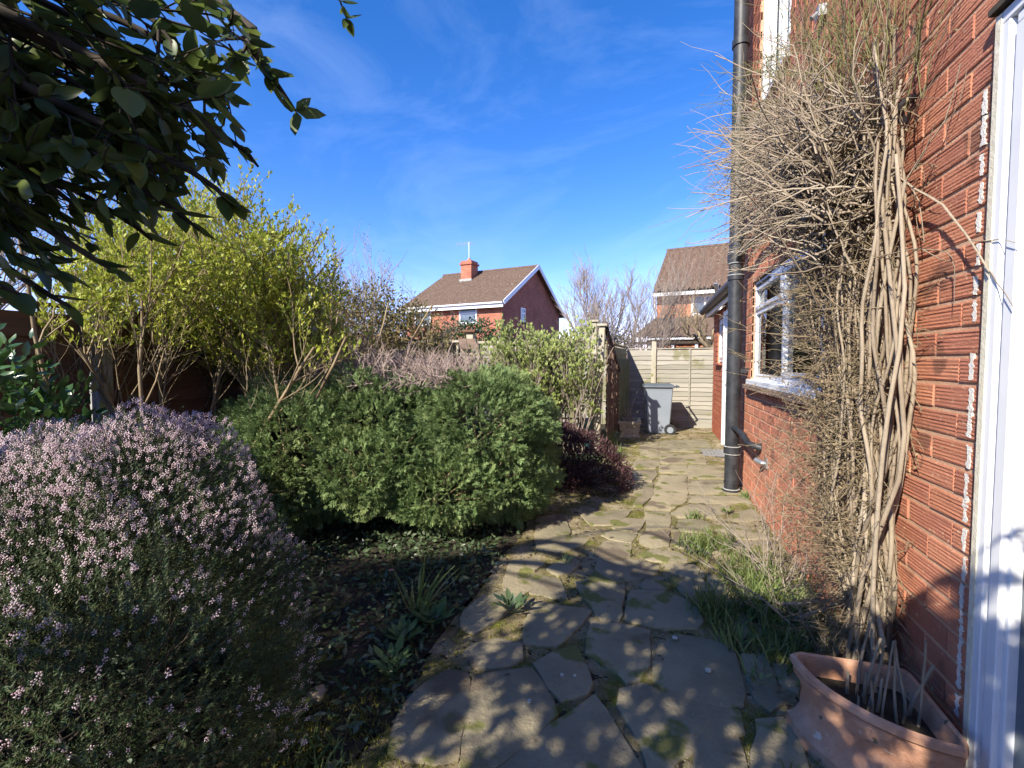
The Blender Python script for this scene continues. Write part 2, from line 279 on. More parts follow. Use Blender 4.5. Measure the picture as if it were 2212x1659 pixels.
def smooth_leaf():
    V = []; F = []; n = 7
    for i in range(n + 1):
        t = i / n; w_ = .27 * math.sin(math.pi * min(1, t ** .8)) ** .8 * (1 - .25 * t) if 0 < i < n else .004; c = .16 * t * t
        V += [(-w_, .3 * w_ + c, t), (0, c - .03 * math.sin(math.pi * t), t), (w_, .3 * w_ + c, t)]
    for i in range(n):
        for k in (0, 1): a = 3 * i + k; F += [(a, a + 1, a + 4), (a, a + 4, a + 3)]
    return np.array(V), np.array(F)
LEAFB = smooth_leaf()
LEAF4 = (np.array([(0, 0, 0), (-.2, .06, .5), (.2, .06, .5), (0, 0, 1.)]), np.array([(0, 2, 1), (1, 2, 3)]))
def needle_tmpl(n, spread, length, width, axis=1.):
    V = []; F = []
    for i in range(n):
        z = axis * (i + .3) / n; a = i * 2.399; dx, dy = math.cos(a), math.sin(a); px, py = -dy * width / 2, dx * width / 2; t = spread
        V += [(px, py, z), (-px, -py, z), (dx * length * math.sin(t), dy * length * math.sin(t), z + length * math.cos(t))]; F.append((3 * i, 3 * i + 1, 3 * i + 2))
    return np.array(V), np.array(F)
def spray_tmpl():
    V = []; F = []
    def scale_leaf(p, d, l, w_):
        d = Vector(d).normalized(); s = d.cross(Vector((random.uniform(-.4, .4), 1, random.uniform(-.4, .4)))).normalized(); k = len(V)
        V.extend([tuple(p - s * w_), tuple(p + s * w_), tuple(p + d * l)]); F.append((k, k + 1, k + 2))
    for sgn, z0 in [(0, 0)] + [(s_, z_) for z_ in (.15, .4, .62) for s_ in (-1, 1)]:
        ln = 1. if sgn == 0 else (.5 * (1 - z0) + .12); d = Vector((sgn * .75, random.uniform(-.3, .3), 1)).normalized() if sgn else Vector((0, 0, 1)); nn = 5 if sgn == 0 else 3
        for k in range(nn):
            p = Vector((0, 0, z0)) + d * ln * k / nn; q = (d + Vector((random.uniform(-.5, .5), random.uniform(-.5, .5), random.uniform(-.3, .3)))).normalized(); scale_leaf(p, q, .27, .055)
    return np.array(V), np.array(F)
def dome(n, blobs, lo=.8, hi=1.02, bump=.08, zmin=.03):
    """points in the outer shell of a union of ellipsoids (cx,cy,cz,rx,ry,rz), with outward normals"""
    B = np.array(blobs, float); wgt = B[:, 3] * B[:, 4] + B[:, 3] * B[:, 5]; out_p = []; out_n = []; tot = 0
    while tot < n:
        m = n * 2; i = rng.choice(len(B), m, p=wgt / wgt.sum()); u = rdir(m); c = B[i, :3]; r = B[i, 3:6]
        ph = u @ np.array([[7.1, 3.3, 1.9], [2.2, 8.7, 3.1], [5.3, 1.2, 6.9]]); k = 1 + bump * (np.sin(ph[:, 0] + i) + np.sin(ph[:, 1] * 1.3) + np.sin(ph[:, 2] * 1.7)) / 1.7
        p = c + u * r * (rng.uniform(lo, hi, m) * k)[:, None]; nn = unit(u / r)
        q = (p[:, None] - B[None, :, :3]) / B[None, :, 3:6]; ins = (np.linalg.norm(q, axis=2) < lo * .95).any(1); ok = ~ins & (p[:, 2] > zmin)
        out_p.append(p[ok]); out_n.append(nn[ok]); tot += ok.sum()
    return np.concatenate(out_p)[:n], np.concatenate(out_n)[:n]
# ------------------------------------------------------------------ ground
g = MB(); g.quad((-400, -300, -.06), (400, -300, -.06), (400, 700, -.06), (-400, 700, -.06))
tag(g.build('ground', M['soil']), kind='structure')
def in_poly(x, y, poly):
    c = np.zeros(x.shape, bool); n = len(poly)
    for i in range(n):
        x1, y1 = poly[i]; x2, y2 = poly[(i + 1) % n]
        if y1 == y2: continue
        k = ((y1 > y) != (y2 > y)) & (x < (x2 - x1) * (y - y1) / (y2 - y1) + x1); c ^= k
    return c
PAVE = [(-1.0, -1), (-.9, .6), (-.9, 1.23), (-.86, 1.43), (-.92, 1.8), (-.93, 2.06), (-.91, 2.35), (-.93, 2.89), (-.9, 3.21), (-.95, 3.77), (-.9, 4.4), (-.8, 5.2), (-.62, 5.83), (-.6, 6.88), (-.66, 7.66), (-.55, 9.7), (1.5, 9.7), (1.5, -1)]
def hgt(x, y, s=1.):
    return s * (.5 * np.sin(x * 9.1 + 2 * np.sin(y * 5.3)) * np.sin(y * 8.3 + 1.3 * np.sin(x * 6.1)) + .3 * np.sin(x * 23 + y * 11) * np.sin(y * 27 - x * 9) + .2 * np.sin(x * 51 + 3 * np.sin(y * 17)) * np.sin(y * 47))
def grid(name, x0, x1, y0, y1, st, z, amp, m, mask=None, parent=None, jit=0):
    X, Y = np.meshgrid(np.arange(x0, x1 + st, st), np.arange(y0, y1 + st, st), indexing='ij'); Z = z + hgt(X, Y, amp) + rng.normal(size=X.shape) * jit
    V = np.stack([X, Y, Z], -1).reshape(-1, 3); i = np.arange(X.size).reshape(X.shape); F = np.stack([i[:-1, :-1], i[1:, :-1], i[1:, 1:], i[:-1, 1:]], -1).reshape(-1, 4)
    if mask is not None:
        c = V[F].mean(1); F = F[mask(c[:, 0], c[:, 1])]; u, inv = np.unique(F, return_inverse=True); V = V[u]; F = inv.reshape(F.shape)
    return fobj(name, V, F, m, parent, smooth=True)
soil = grid('flower_bed_soil', -8, -.55, -1.5, 10, .035, .015, .022, M['soil'], lambda x, y: ~in_poly(x, y, PAVE), jit=.004); tag(soil, kind='structure')
pav = grid('pavement', -1.05, 1.5, .3, 9.7, .02, .019, .008, M['bed'], lambda x, y: in_poly(x, y, PAVE), jit=.0022); tag(pav, kind='structure')
ORG[pav] = Vector(pav.location)
STONES = [[(-0.804,1.287),(-0.855,1.468),(-0.824,1.638),(-0.79,1.698),(-0.708,1.703),(-0.684,1.661),(-0.629,1.497),(-0.586,1.34),(-0.647,1.303),(-0.73,1.29)],
[(-0.666,1.686),(-0.55,1.76),(-0.462,1.807),(-0.405,1.736),(-0.348,1.646),(-0.32,1.597),(-0.361,1.524),(-0.414,1.411),(-0.452,1.343),(-0.553,1.289),(-0.586,1.4),(-0.621,1.515)],
[(-0.451,1.842),(-0.383,1.94),(-0.304,2.011),(-0.221,1.801),(-0.226,1.744),(-0.311,1.674),(-0.367,1.738)],
[(-0.537,1.983),(-0.564,2.202),(-0.578,2.325),(-0.281,2.333),(-0.382,2.011)],
[(-0.44,1.323),(-0.317,1.53),(-0.246,1.636),(-0.194,1.727),(-0.112,1.592),(-0.055,1.5),(-0.014,1.434),(0.006,1.368),(-0.422,1.24)],
[(-0.672,2.662),(-0.502,2.628),(-0.426,2.44),(-0.506,2.425),(-0.624,2.435)],
[(-0.398,2.618),(-0.137,2.707),(-0.137,2.293),(-0.211,2.264),(-0.281,2.398),(-0.348,2.518)],
[(-0.753,1.888),(-0.656,1.954),(-0.55,1.949),(-0.526,1.863),(-0.565,1.808),(-0.682,1.762),(-0.759,1.827)],
[(-0.861,2.025),(-0.892,2.15),(-0.857,2.311),(-0.755,2.386),(-0.676,2.288),(-0.718,2.14),(-0.775,1.982)],
[(-0.747,2.361),(-0.819,2.606),(-0.688,2.646),(-0.641,2.467),(-0.69,2.352)],
[(-0.826,2.66),(-0.834,2.787),(-0.712,2.861),(-0.638,2.81),(-0.683,2.703)],
[(-0.759,3.166),(-0.797,3.623),(-0.691,3.675),(-0.578,3.397),(-0.576,3.315),(-0.728,3.206)],
[(-0.595,2.752),(-0.489,2.941),(-0.431,2.896),(-0.464,2.735),(-0.513,2.688)],
[(-0.536,3.829),(-0.218,4.025),(-0.148,4.046),(-0.272,3.664),(-0.429,3.617)],
[(-0.264,3.61),(-0.188,3.838),(-0.03,3.825),(-0.089,3.567),(-0.248,3.587)],
[(-0.328,3.417),(-0.294,3.532),(-0.091,3.501),(-0.128,3.343),(-0.266,3.361)],
[(-0.341,3.132),(-0.288,3.318),(-0.122,3.298),(-0.129,3.082),(-0.255,3.034),(-0.336,3.05)],
[(-0.312,2.977),(-0.131,3.041),(0.054,3.002),(0.039,2.882),(-0.021,2.814),(-0.136,2.722),(-0.328,2.618),(-0.363,2.662),(-0.31,2.76)],
[(-0.057,3.341),(-0.035,3.557),(0.142,3.65),(0.128,3.35),(0.054,3.284)],
[(0.172,3.364),(0.197,3.613),(0.348,3.641),(0.38,3.58),(0.336,3.459),(0.277,3.329)],
[(0.234,3.904),(0.392,3.982),(0.468,3.844),(0.4,3.701),(0.235,3.678)],
[(-0.06,3.122),(0.037,3.257),(0.183,3.247),(0.224,3.168),(0.227,3.11),(0.126,3.08),(0.014,3.065)],
[(0.132,2.936),(0.165,3.044),(0.27,3.048),(0.312,2.93),(0.302,2.87),(0.222,2.879)],
[(0.383,3.339),(0.398,3.478),(0.508,3.558),(0.534,3.439),(0.507,3.355),(0.407,3.223)],
[(0.573,3.397),(0.608,3.564),(0.804,3.623),(0.836,3.575),(0.772,3.456)],
[(0.501,3.896),(0.657,3.943),(0.765,3.851),(0.808,3.696),(0.616,3.639),(0.504,3.719)],
[(0.363,4.698),(0.847,4.802),(0.889,4.632),(0.85,4.551),(0.357,4.472)],
[(0.397,5.288),(0.757,5.397),(0.804,5.228),(0.84,4.885),(0.368,4.774)],
[(0.051,4.626),(0.11,5.429),(0.394,5.556),(0.325,4.502),(0.179,4.179),(-0.039,4.149)],
[(0.186,4.096),(0.352,4.364),(0.673,4.409),(0.594,4.192),(0.504,4.078),(0.234,3.997)],
[(0.684,4.229),(0.872,4.458),(0.867,4.125),(0.658,4.032)],
[(-0.038,4.079),(0.162,4.106),(0.144,3.732),(-0.023,3.627),(-0.011,3.816)],
[(-0.207,4.898),(0.018,5.068),(0.041,4.711),(-0.055,4.216),(-0.138,4.191),(-0.1,4.538)],
[(-0.23,5.573),(0.059,5.66),(0.071,5.447),(0.018,5.158),(-0.213,5.035)],
[(0.113,5.581),(0.119,5.971),(0.428,6.064),(0.402,5.637)],
[(0.464,6.089),(0.887,6.202),(0.777,5.497),(0.408,5.386)],
[(-0.163,6.123),(0.103,6.345),(0.111,6.07),(0.06,5.773),(-0.214,5.69)],
[(0.136,6.077),(0.133,6.785),(0.708,6.867),(0.666,6.237)],
[(-0.123,6.392),(-0.143,7.303),(0.122,7.809),(0.114,6.463)],
[(0.135,6.898),(0.151,7.829),(0.869,8.298),(0.856,7.134)],
[(-0.875,3.647),(-0.694,3.788),(-0.579,3.398),(-0.59,3.351),(-0.822,3.386)],
[(-0.812,3.344),(-0.459,3.32),(-0.431,3.287),(-0.455,3.191),(-0.578,3.029),(-0.726,3.027)],
[(-0.259,2.102),(-0.259,2.226),(-0.122,2.239),(0.002,2.224),(-0.001,1.988),(-0.035,1.881),(-0.084,1.851),(-0.12,1.905),(-0.247,1.986)],
[(-0.087,2.603),(0.096,2.644),(0.171,2.581),(0.239,2.494),(0.247,2.388),(0.214,2.325),(0.074,2.294),(-0.099,2.31)],
[(-0.034,2.69),(-0.006,2.789),(0.058,2.834),(0.116,2.732),(0.083,2.675),(-0.026,2.664)],
[(0.061,2.199),(0.142,2.253),(0.214,2.245),(0.322,2.228),(0.368,2.258),(0.357,2.15),(0.351,2.042),(0.354,1.925),(0.337,1.853),(0.281,1.827),(0.202,1.831),(0.073,1.842),(0.037,1.901),(0.036,2.017),(0.055,2.135)],
[(0.396,2.166),(0.493,2.177),(0.487,2.083),(0.486,1.984),(0.405,1.952),(0.399,2.032)],
[(0.512,2.138),(0.582,2.15),(0.558,1.98),(0.513,2.03)],
[(0.116,2.848),(0.299,2.828),(0.334,2.806),(0.393,2.598),(0.375,2.58),(0.263,2.56),(0.197,2.664)],
[(-0.093,1.791),(-0.009,1.85),(0.062,1.819),(0.2,1.818),(0.279,1.812),(0.316,1.809),(0.314,1.701),(0.225,1.651),(0.159,1.598),(0.095,1.534),(0.038,1.402),(0.023,1.398),(0.005,1.507),(-0.039,1.621),(-0.092,1.7)],
[(0.371,1.765),(0.472,1.814),(0.476,1.735),(0.485,1.682),(0.466,1.531),(0.322,1.488)],
[(0.172,1.588),(0.222,1.633),(0.297,1.667),(0.294,1.594),(0.296,1.48),(0.149,1.436)],
[(0.339,2.941),(0.416,2.913),(0.408,2.75),(0.362,2.783)],
[(0.411,2.461),(0.51,2.438),(0.522,2.337),(0.416,2.316),(0.387,2.378)],
[(0.396,1.927),(0.471,1.957),(0.475,1.898),(0.432,1.847),(0.404,1.89)]]
def stone_mesh(poly, th):
    n = len(poly); pts = []
    for i in range(n):
        a = np.array(poly[i]); b = np.array(poly[(i + 1) % n]); L_ = np.linalg.norm(b - a); k = max(1, int(L_ / .06)); nn = np.array([-(b - a)[1], (b - a)[0]]) / max(L_, 1e-6)
        for j in range(k): pts.append(a + (b - a) * j / k + nn * (rng.normal() * .005 if j else 0))
    pts = np.array(pts); pts = (pts + .05 * (np.roll(pts, 1, 0) + np.roll(pts, -1, 0))) / 1.1; c = pts.mean(0); pts = pts + (pts - c) / np.maximum(np.linalg.norm(pts - c, axis=1, keepdims=True), .01) * .020; N = len(pts); tilt = rng.normal(size=2) * .006
    def ring(ins, z): q = pts + (c - pts) / np.maximum(np.linalg.norm(c - pts, axis=1, keepdims=True), .01) * ins; return [(x, y, z + (x - c[0]) * tilt[0] + (y - c[1]) * tilt[1]) for x, y in q]
    V = ring(-.002, -.03) + ring(0, th - .006) + ring(.003, th - .0015) + ring(.010, th); F = []
    for r in range(3):
        for i in range(N): F.append((r * N + i, r * N + (i + 1) % N, (r + 1) * N + (i + 1) % N, (r + 1) * N + i))
    F.append(tuple(3 * N + i for i in range(N))); return V, F
for poly in STONES:
    V, F = stone_mesh(poly[::1], .03 + rng.uniform(-.004, .006)); b = MB(); b.add(V, F)
    cx, cy = np.mean([p[0] for p in poly]), np.mean([p[1] for p in poly]); b.build('paving_stone', M['stone'], pav, org=None, smooth=True)
lich = [(-.02, 1.28, .03, .045), (.31, 1.42, .026, .024), (.25, 1.47, .02, .02), (-.36, 1.16, .04, .03), (-.42, 1.62, .008, .008), (.24, 2.0, .012, .012), (-.33, 1.8, .007, .007), (-.28, 1.81, .006, .006), (.12, 2.2, .012, .010), (.5, 1.35, .012, .01)]
for x, y, a, c in lich:
    b = MB(); pts = [(x + a * math.cos(t) * random.uniform(.85, 1.1), y + c * math.sin(t) * random.uniform(.85, 1.1)) for t in [2 * math.pi * i / 18 for i in range(18)]]
    N = 18; b.add([(px, py, .034) for px, py in pts] + [(px, py, .0395) for px, py in pts], [tuple(range(N, 2 * N))] + [(i, (i + 1) % N, (i + 1) % N + N, i + N) for i in range(N)]); b.build('lichen_patch', M['lichen'], pav)

# ------------------------------------------------------------------ the house on the right
CH, BL = .0848, .2543
house = thing('brick_house', 'ribbed red brick house wall with white windows close on the right of the path', 'house', (1.2, 3.5, 0))
def rustic(seed, ribs=6, nseg=2):
    r = random.Random(seed); h = CH - .015; npf = 2 * ribs + 1; V = []; F = []
    for j in range(nseg + 1):
        y = j / nseg
        for i in range(npf):
            zz = h * i / (npf - 1); d = -.0016 if i % 2 else 0.; V.append((d + r.uniform(-.0008, .0008), y, zz + (r.uniform(-.0006, .0006) if 0 < i < npf - 1 else 0)))
    for j in range(nseg):
        for i in range(npf - 1): F.append((j * npf + i, (j + 1) * npf + i, (j + 1) * npf + i + 1, j * npf + i + 1))
    k = len(V); V += [(.016, 0, 0), (.016, 0, h), (.016, 1, 0), (.016, 1, h)]; e = nseg * npf
    F += [tuple([k] + [i for i in range(npf)] + [k + 1])]; F += [tuple([k + 3] + [e + i for i in reversed(range(npf))] + [k + 2])]
    F += [tuple([k + 1] + [j * npf + npf - 1 for j in range(nseg + 1)] + [k + 3]), tuple([k + 2] + [j * npf for j in reversed(range(nseg + 1))] + [k])]
    return V, F
VAR = [rustic(i) for i in range(6)]
wall = MB()
OPEN = [(2.92, 4.85, 1.09, 2.05), (3.78, 4.78, 3.46, 5.0), (-2, 1.62, -1, 2.27)]     # y0,y1,z0,z1
X0, X1 = .9035, 1.13
wall.box((X0, 1.62, -.05), (X1, 2.92, 6.2)); wall.box((X0, 2.92, -.05), (X1, 4.85, 1.09)); wall.box((X0, 2.92, 2.05), (X1, 4.85, 3.46)); wall.box((X0, 2.92, 3.46), (X1, 3.78, 6.2))
wall.box((X0, 4.78, 3.46), (X1, 4.85, 6.2)); wall.box((X0, 3.78, 5.0), (X1, 4.78, 6.2)); wall.box((X0, 4.85, -.05), (X1, 5.4, 6.2)); wall.box((X0, -.5, 2.27), (X1, 1.62, 6.2)); wall.box((1.132, 5.395, -.05), (1.9, 5.40, 6.2))
ow = wall.build('wall', M['mortar'], house)
pieces = []                                           # (y0, z, length, vertical)
nc = int(6.1 / CH)
for c in range(nc):
    z = -.03 + c * CH; y = (-.5 + (BL / 2 if c % 2 else 0)) - BL; y += (1.62 + .004 - y) % BL - (BL if True else 0) if False else 0
    base = 1.624 + (BL / 2 if c % 2 else 0); k0 = -int((base + .5) / BL) - 1
    for k in range(k0, int((5.4 - base) / BL) + 2):
        a = base + k * BL; b_ = a + BL - .013; a, b_ = max(a, -.5), min(b_, 5.4); segs = [(a, b_)]
        if c % 2 and k == -1 and z < 2.27: segs = [(1.624, base - .0105)]
        for (y0, y1, z0, z1) in OPEN + [(2.92, 4.85, 2.04, 2.06 + BL)]:
            if z + CH - .012 > z0 and z < z1:
                ns = []
                for (p, q) in segs:
                    if q <= y0 or p >= y1: ns.append((p, q)); continue
                    if p < y0: ns.append((p, y0))
                    if q > y1: ns.append((y1, q))
                segs = ns
        for (p, q) in segs:
            if q - p > .03: pieces.append((p, z, q - p, False))
for i in range(int((4.85 - 2.92) / CH)): pieces.append((2.92 + i * CH, 2.064, BL - .0105, True))
CA = math.radians(16.75)
def seen(y, z):
    D = y * math.cos(CA) - .9 * math.sin(CA); xc = .9 * math.cos(CA) + y * math.sin(CA)
    if D < .2: return 9e9
    u_ = 1106 + 1000 * xc / D; v_ = 783 - 1000 * (z - 1.3) / D
    return D if (u_ < 2225 and -15 < v_ < 1675) else 9e9
pieces.sort(key=lambda s: seen(s[0] + s[2] / 2, s[1]))
bmesh_v = []
for V, F in VAR:
    me = bpy.data.meshes.new('brick'); me.from_pydata([(x, y * BL, z) for x, y, z in V], [], F); me.materials.append(M['brick']); bmesh_v.append(me)
rest = MB()
for i, (y, z, ln, vert) in enumerate(pieces):
    dx = random.uniform(-.0015, .002)
    if i < 300:
        if vert: share('brick', bmesh_v[i % 6], (.9 + dx, y + CH - .0105, z), ow, rot=(R(90), 0, 0), scale=(1, ln / BL, 1))
        else: share('brick', bmesh_v[i % 6], (.9 + dx, y, z), ow, scale=(1, ln / BL, 1))
    else:
        V, F = VAR[i % 6]
        if vert: rest.add([(.9 + dx + x, y + CH - .0105 - zz, z + yy * ln) for x, yy, zz in V], F)
        else: rest.add([(.9 + dx + x, y + yy * ln, z + zz) for x, yy, zz in V], F)
rest.build('brickwork', M['brick'], ow, kind='stuff')

# kitchen window
def window(parent, X, y0, y1, z0, z1, mull, glass, fw=.055, transom=None, depth=.05, side=-1):
    fr = MB(); fr.box((X, y0, z0), (X + depth, y0 + fw, z1)); fr.box((X, y1 - fw, z0), (X + depth, y1, z1)); fr.box((X, y0 + fw, z0), (X + depth, y1 - fw, z0 + fw)); fr.box((X, y0 + fw, z1 - fw), (X + depth, y1 - fw, z1))
    ys = [y0 + fw] + [v for m_ in mull for v in (m_ - fw / 2, m_ + fw / 2)] + [y1 - fw]
    for m_ in mull: fr.box((X + .001, m_ - fw / 2, z0 + fw), (X + depth, m_ + fw / 2, z1 - fw))
    o = fr.build('window', M['upvc'], parent, bevel=.004)
    for i in range(0, len(ys), 2):
        zs = [z0 + fw, z1 - fw]
        if transom and i == len(ys) - 2: zs = [z0 + fw, transom - .02, transom + .02, z1 - fw]
        if len(zs) == 4: t = MB(); t.box((X + .002, ys[i], zs[1]), (X + depth, ys[i + 1], zs[2])); t.build('transom', M['upvc'], o)
        for j in range(0, len(zs), 2):
            s = .035 if (transom and j == 2) or (i == 0 and len(mull) > 0) or not transom else 0
            a, b2, c_, d = ys[i], ys[i + 1], zs[j], zs[j + 1]
            if s:
                q = MB(); xx = X - .012; q.box((xx, a, c_), (X + .03, a + s, d)); q.box((xx, b2 - s, c_), (X + .03, b2, d)); q.box((xx, a + s, c_), (X + .03, b2 - s, c_ + s)); q.box((xx, a + s, d - s), (X + .03, b2 - s, d)); q.build('sash', M['upvc'], o, bevel=.003)
            p = MB(); p.box((X + .022, a + s, c_ + s), (X + .026, b2 - s, d - s)); p.build('pane', glass, o)
    return o
w1 = window(house, .925, 2.93, 4.84, 1.14, 2.04, [3.86], M['glass'], transom=1.76)
v = MB(); v.box((.905, 4.25, 1.985), (.923, 4.72, 2.005)); v.build('vent', M['rubber'], w1)
w2 = window(house, .925, 3.79, 4.77, 3.5, 4.99, [], M['glass_far'], transom=None)
q = MB(); q.box((.905, 4.02, 3.52), (.94, 4.05, 4.95)); q.box((.905, 4.35, 3.52), (.94, 4.38, 4.95)); q.build('mullion', M['upvc'], w2)
s = MB(); s.box((.865, 2.9, 1.115), (.96, 4.88, 1.14)); s.box((.865, 2.9, 1.095), (.872, 4.88, 1.114)); s.build('window_sill', M['upvc'], house, bevel=.003)
for r_ in range(2):
    for k in range(12):
        y = 2.86 + k * .17 + (.08 if r_ else 0); s = MB(); s.box((.835 + .012 * r_ + random.uniform(-.006, .006), y, 1.055 + .02 * r_), (.93, min(y + .165, 4.93), 1.072 + .02 * r_)); s.build('sill_tile', M['tile_sill'], house, bevel=.002)
s = MB(); s.box((.86, 3.75, 3.44), (.96, 4.8, 3.465)); s.build('window_sill', M['upvc'], house)
rm = MB(); rm.quad((3.6, 2.3, .4), (3.6, 5.35, .4), (3.6, 5.35, 2.5), (3.6, 2.3, 2.5)); rm.quad((1.13, 5.35, .4), (3.6, 5.35, .4), (3.6, 5.35, 2.5), (1.13, 5.35, 2.5)); rm.quad((1.13, 2.3, .4), (3.6, 2.3, .4), (3.6, 2.3, 2.5), (1.13, 2.3, 2.5))
rm.quad((1.13, 2.3, 2.5), (3.6, 2.3, 2.5), (3.6, 3.2, 2.5), (1.13, 3.2, 2.5)); rm.quad((1.13, 2.3, .4), (3.6, 2.3, .4), (3.6, 5.35, .4), (1.13, 5.35, .4)); rm.build('room_lining', M['interior'], house)  # ceiling stops short, left open to the sky to brighten the room
wt = MB(); wt.box((1.13, 2.95, 1.0), (1.7, 5.2, 1.08)); wt.build('worktop', M['interior'], house)
for (yy, hh, rr) in [(4.55, .22, .03), (4.3, .16, .04), (3.5, .25, .035)]:
    bt = MB(); bt.tube([(1.25, yy, 1.081), (1.25, yy, 1.081 + hh * .6), (1.25, yy, 1.081 + hh * .7), (1.25, yy, 1.08 + hh)], [rr, rr, rr * .4, rr * .4], 10); bt.build('bottle', M['tealtub'], house, smooth=True)
# door beside the corner: frame, sealant, smear
d = MB(); d.box((.884, 1.572, 0.02), (.96, 1.603, 2.2)); d.box((.884, .3, 2.2), (.96, 1.603, 2.235)); d.box((.900, 1.556, .02), (.96, 1.572, 2.2)); d.box((.888, 1.518, .03), (.955, 1.556, 2.17)); d.box((.902, 1.50, .03), (.955, 1.518, 2.17)); d.box((.89, .5, 2.17), (.955, 1.556, 2.199)); d.build('door_frame', M['upvc'], house, bevel=.003)
d = MB(); d.box((.925, .35, .05), (.931, 1.50, 2.17)); d.build('door_pane', M['glass_far'], house)
d = MB(); d.box((.95, .3, .0), (1.1, 1.6, .03)); d.build('door_step', M['concrete'], house)
d = MB(); d.box((.868, -.5, 2.24), (.902, 1.63, 2.258)); d.build('door_canopy', M['bark_dark'], house)
d = MB()
d.box((.881, 1.600, .03), (.93, 1.621, 2.23))
d.build('door_sealant', M['cream'], house)
for c in range(1, 26):                                 # dabs of old filler, one beside the end of most courses
    if random.random() < .12: continue
    z0 = -.03 + c * CH + random.uniform(-.004, .01); h_ = random.uniform(.05, .084); n_ = 9; yc = 1.682 + random.uniform(-.004, .004); V = []
    for k in range(n_ + 1):
        wv = random.uniform(.006, .013)
        V += [(.8972, yc - wv * random.uniform(.3, 1.1), z0 + h_ * k / n_), (.8965, yc + wv * random.uniform(.4, 1.3), z0 + h_ * k / n_ + .002)]
    nv = len(V); V += [(.9030, y, z) for _, y, z in V]; F = [(2 * k, 2 * k + 2, 2 * k + 3, 2 * k + 1) for k in range(n_)] + [(2 * k, 2 * k + nv, 2 * k + 2 + nv, 2 * k + 2) for k in range(n_)] + [(2 * k + 1, 2 * k + 3, 2 * k + 3 + nv, 2 * k + 1 + nv) for k in range(n_)]
    d = MB(); d.add(V, F); d.build('filler_dab', M['smear'], house)
# pipes
p = MB(); p.tube([(.775, 4.985, 0), (.775, 4.985, 6.2)], .066, 20); sp_ = p.build('soil_pipe', M['pipe'], house, smooth=True)
for z0, z1, r_ in [(0, .045, .082), (.40, .47, .077), (.10, .12, .071), (2.26, 2.36, .079), (2.1, 2.14, .075), (4.3, 4.36, .078)]: p = MB(); p.tube([(.775, 4.985, z0), (.775, 4.985, z1)], r_, 20); p.build('pipe_collar', M['pipe'], sp_, smooth=True)
for z0 in (.47, .395, 2.362, 2.255, .046, 2.142): p = MB(); p.tube([(.775, 4.985, z0), (.775, 4.985, z0 + .006)], .0795, 20); p.build('joint_ring', M['pipe_grime'], sp_, smooth=True)
for z0 in (1.2, 3.2): p = MB(); p.box((.83, 4.95, z0), (.899, 5.02, z0 + .04)); p.build('pipe_bracket', M['pipe'], sp_)
def pipe(pts, r_, nm='waste_pipe'):
    a = MB(); a.tube(pts, r_, 12); return a.build(nm, M['pipe'], house, smooth=True)
wp = pipe([(.775, 4.94, .66), (.785, 4.8, .67), (.80, 4.6, .645), (.815, 4.42, .60), (.85, 4.35, .585), (.91, 4.33, .58)], .026)
a = MB(); a.tube([(.865, 4.345, .583), (.90, 4.333, .58)], .036, 12); a.tube([(.80, 4.6, .645), (.803, 4.57, .64)], .031, 12); a.build('elbow_joint', M['pipe'], wp, smooth=True)
pipe([(.78, 4.95, 2.27), (.80, 4.80, 2.33), (.82, 4.3, 2.34), (.82, 3.62, 2.37), (.825, 3.56, 2.40), (.83, 3.6, 2.55), (.91, 3.62, 2.58)], .026)
pipe([(.78, 4.95, 2.75), (.82, 4.85, 2.84), (.82, 4.45, 2.95), (.84, 4.3, 2.97), (.91, 4.24, 2.97)], .022)
pipe([(.80, 4.9, 2.46), (.83, 4.7, 2.5), (.83, 4.3, 2.53), (.91, 4.25, 2.53)], .018)
a = MB(); a.tube([(.82, 3.68, 2.366), (.82, 3.56, 2.372)], .036, 12); a.tube([(.828, 3.585, 2.46), (.83, 3.6, 2.5)], .035, 12); a.build('elbow_joint', M['pipe_grime'], house, smooth=True)
a = MB(); a.tube([(.83, 4.2, .50), (.87, 4.15, .485), (.91, 4.13, .485)], .02, 10); a.box((.888, 4.09, .45), (.905, 4.17, .53)); a.build('outlet_stub', M['metal'], house)
a = MB(); a.box((.86, 3.03, 3.22), (.905, 3.09, 3.28)); a.tube([(.86, 3.06, 3.25), (.83, 3.05, 3.22)], .012, 8); a.build('wall_bracket', M['metal'], house)
a = MB(); a.tube([(.905, 2.07, 2.26), (.86, 2.05, 2.24), (.82, 2.0, 2.2), (.85, 2.03, 2.16)], .014, 8); a.build('wall_hook', M['pipe'], house, smooth=True)
a = MB(); a.box((.92, 5.42, 6.0), (1.6, 5.3, 6.2)); a.build('eave_board', M['upvc'], house)

# ------------------------------------------------------------------ low extension beyond the house
ext = thing('brick_extension', 'low brick extension with white door, small window and grey gutter beyond the black pipe', 'extension', (1.5, 7.5, 0))
XE = 1.1
e = MB(); e.box((XE + .01, 5.42, -.05), (XE + .2, 7.28, 2.2)); e.box((XE + .01, 7.96, -.05), (XE + .2, 9.3, 1.29)); e.box((XE + .01, 7.96, 1.29), (XE + .2, 8.2, 2.2)); e.box((XE + .01, 8.76, 1.29), (XE + .2, 9.3, 2.2)); e.box((XE + .01, 8.2, 2.04), (XE + .2, 8.76, 2.2)); e.box((XE + .01, 7.28, 2.1), (XE + .2, 7.96, 2.2))
e.box((XE + .2, 9.28, -.05), (3.5, 9.3, 2.2)); ew = e.build('wall', M['mortar'], ext)
eb = MB(); eb.add([(0, 0, 0)], []); eb = MB(); eb.box((-.006, 0, 0), (.012, 1, CH - .011)); me = bpy.data.meshes.new('brick'); me.from_pydata(eb.v, [], eb.f); me.materials.append(M['brick_ext'])
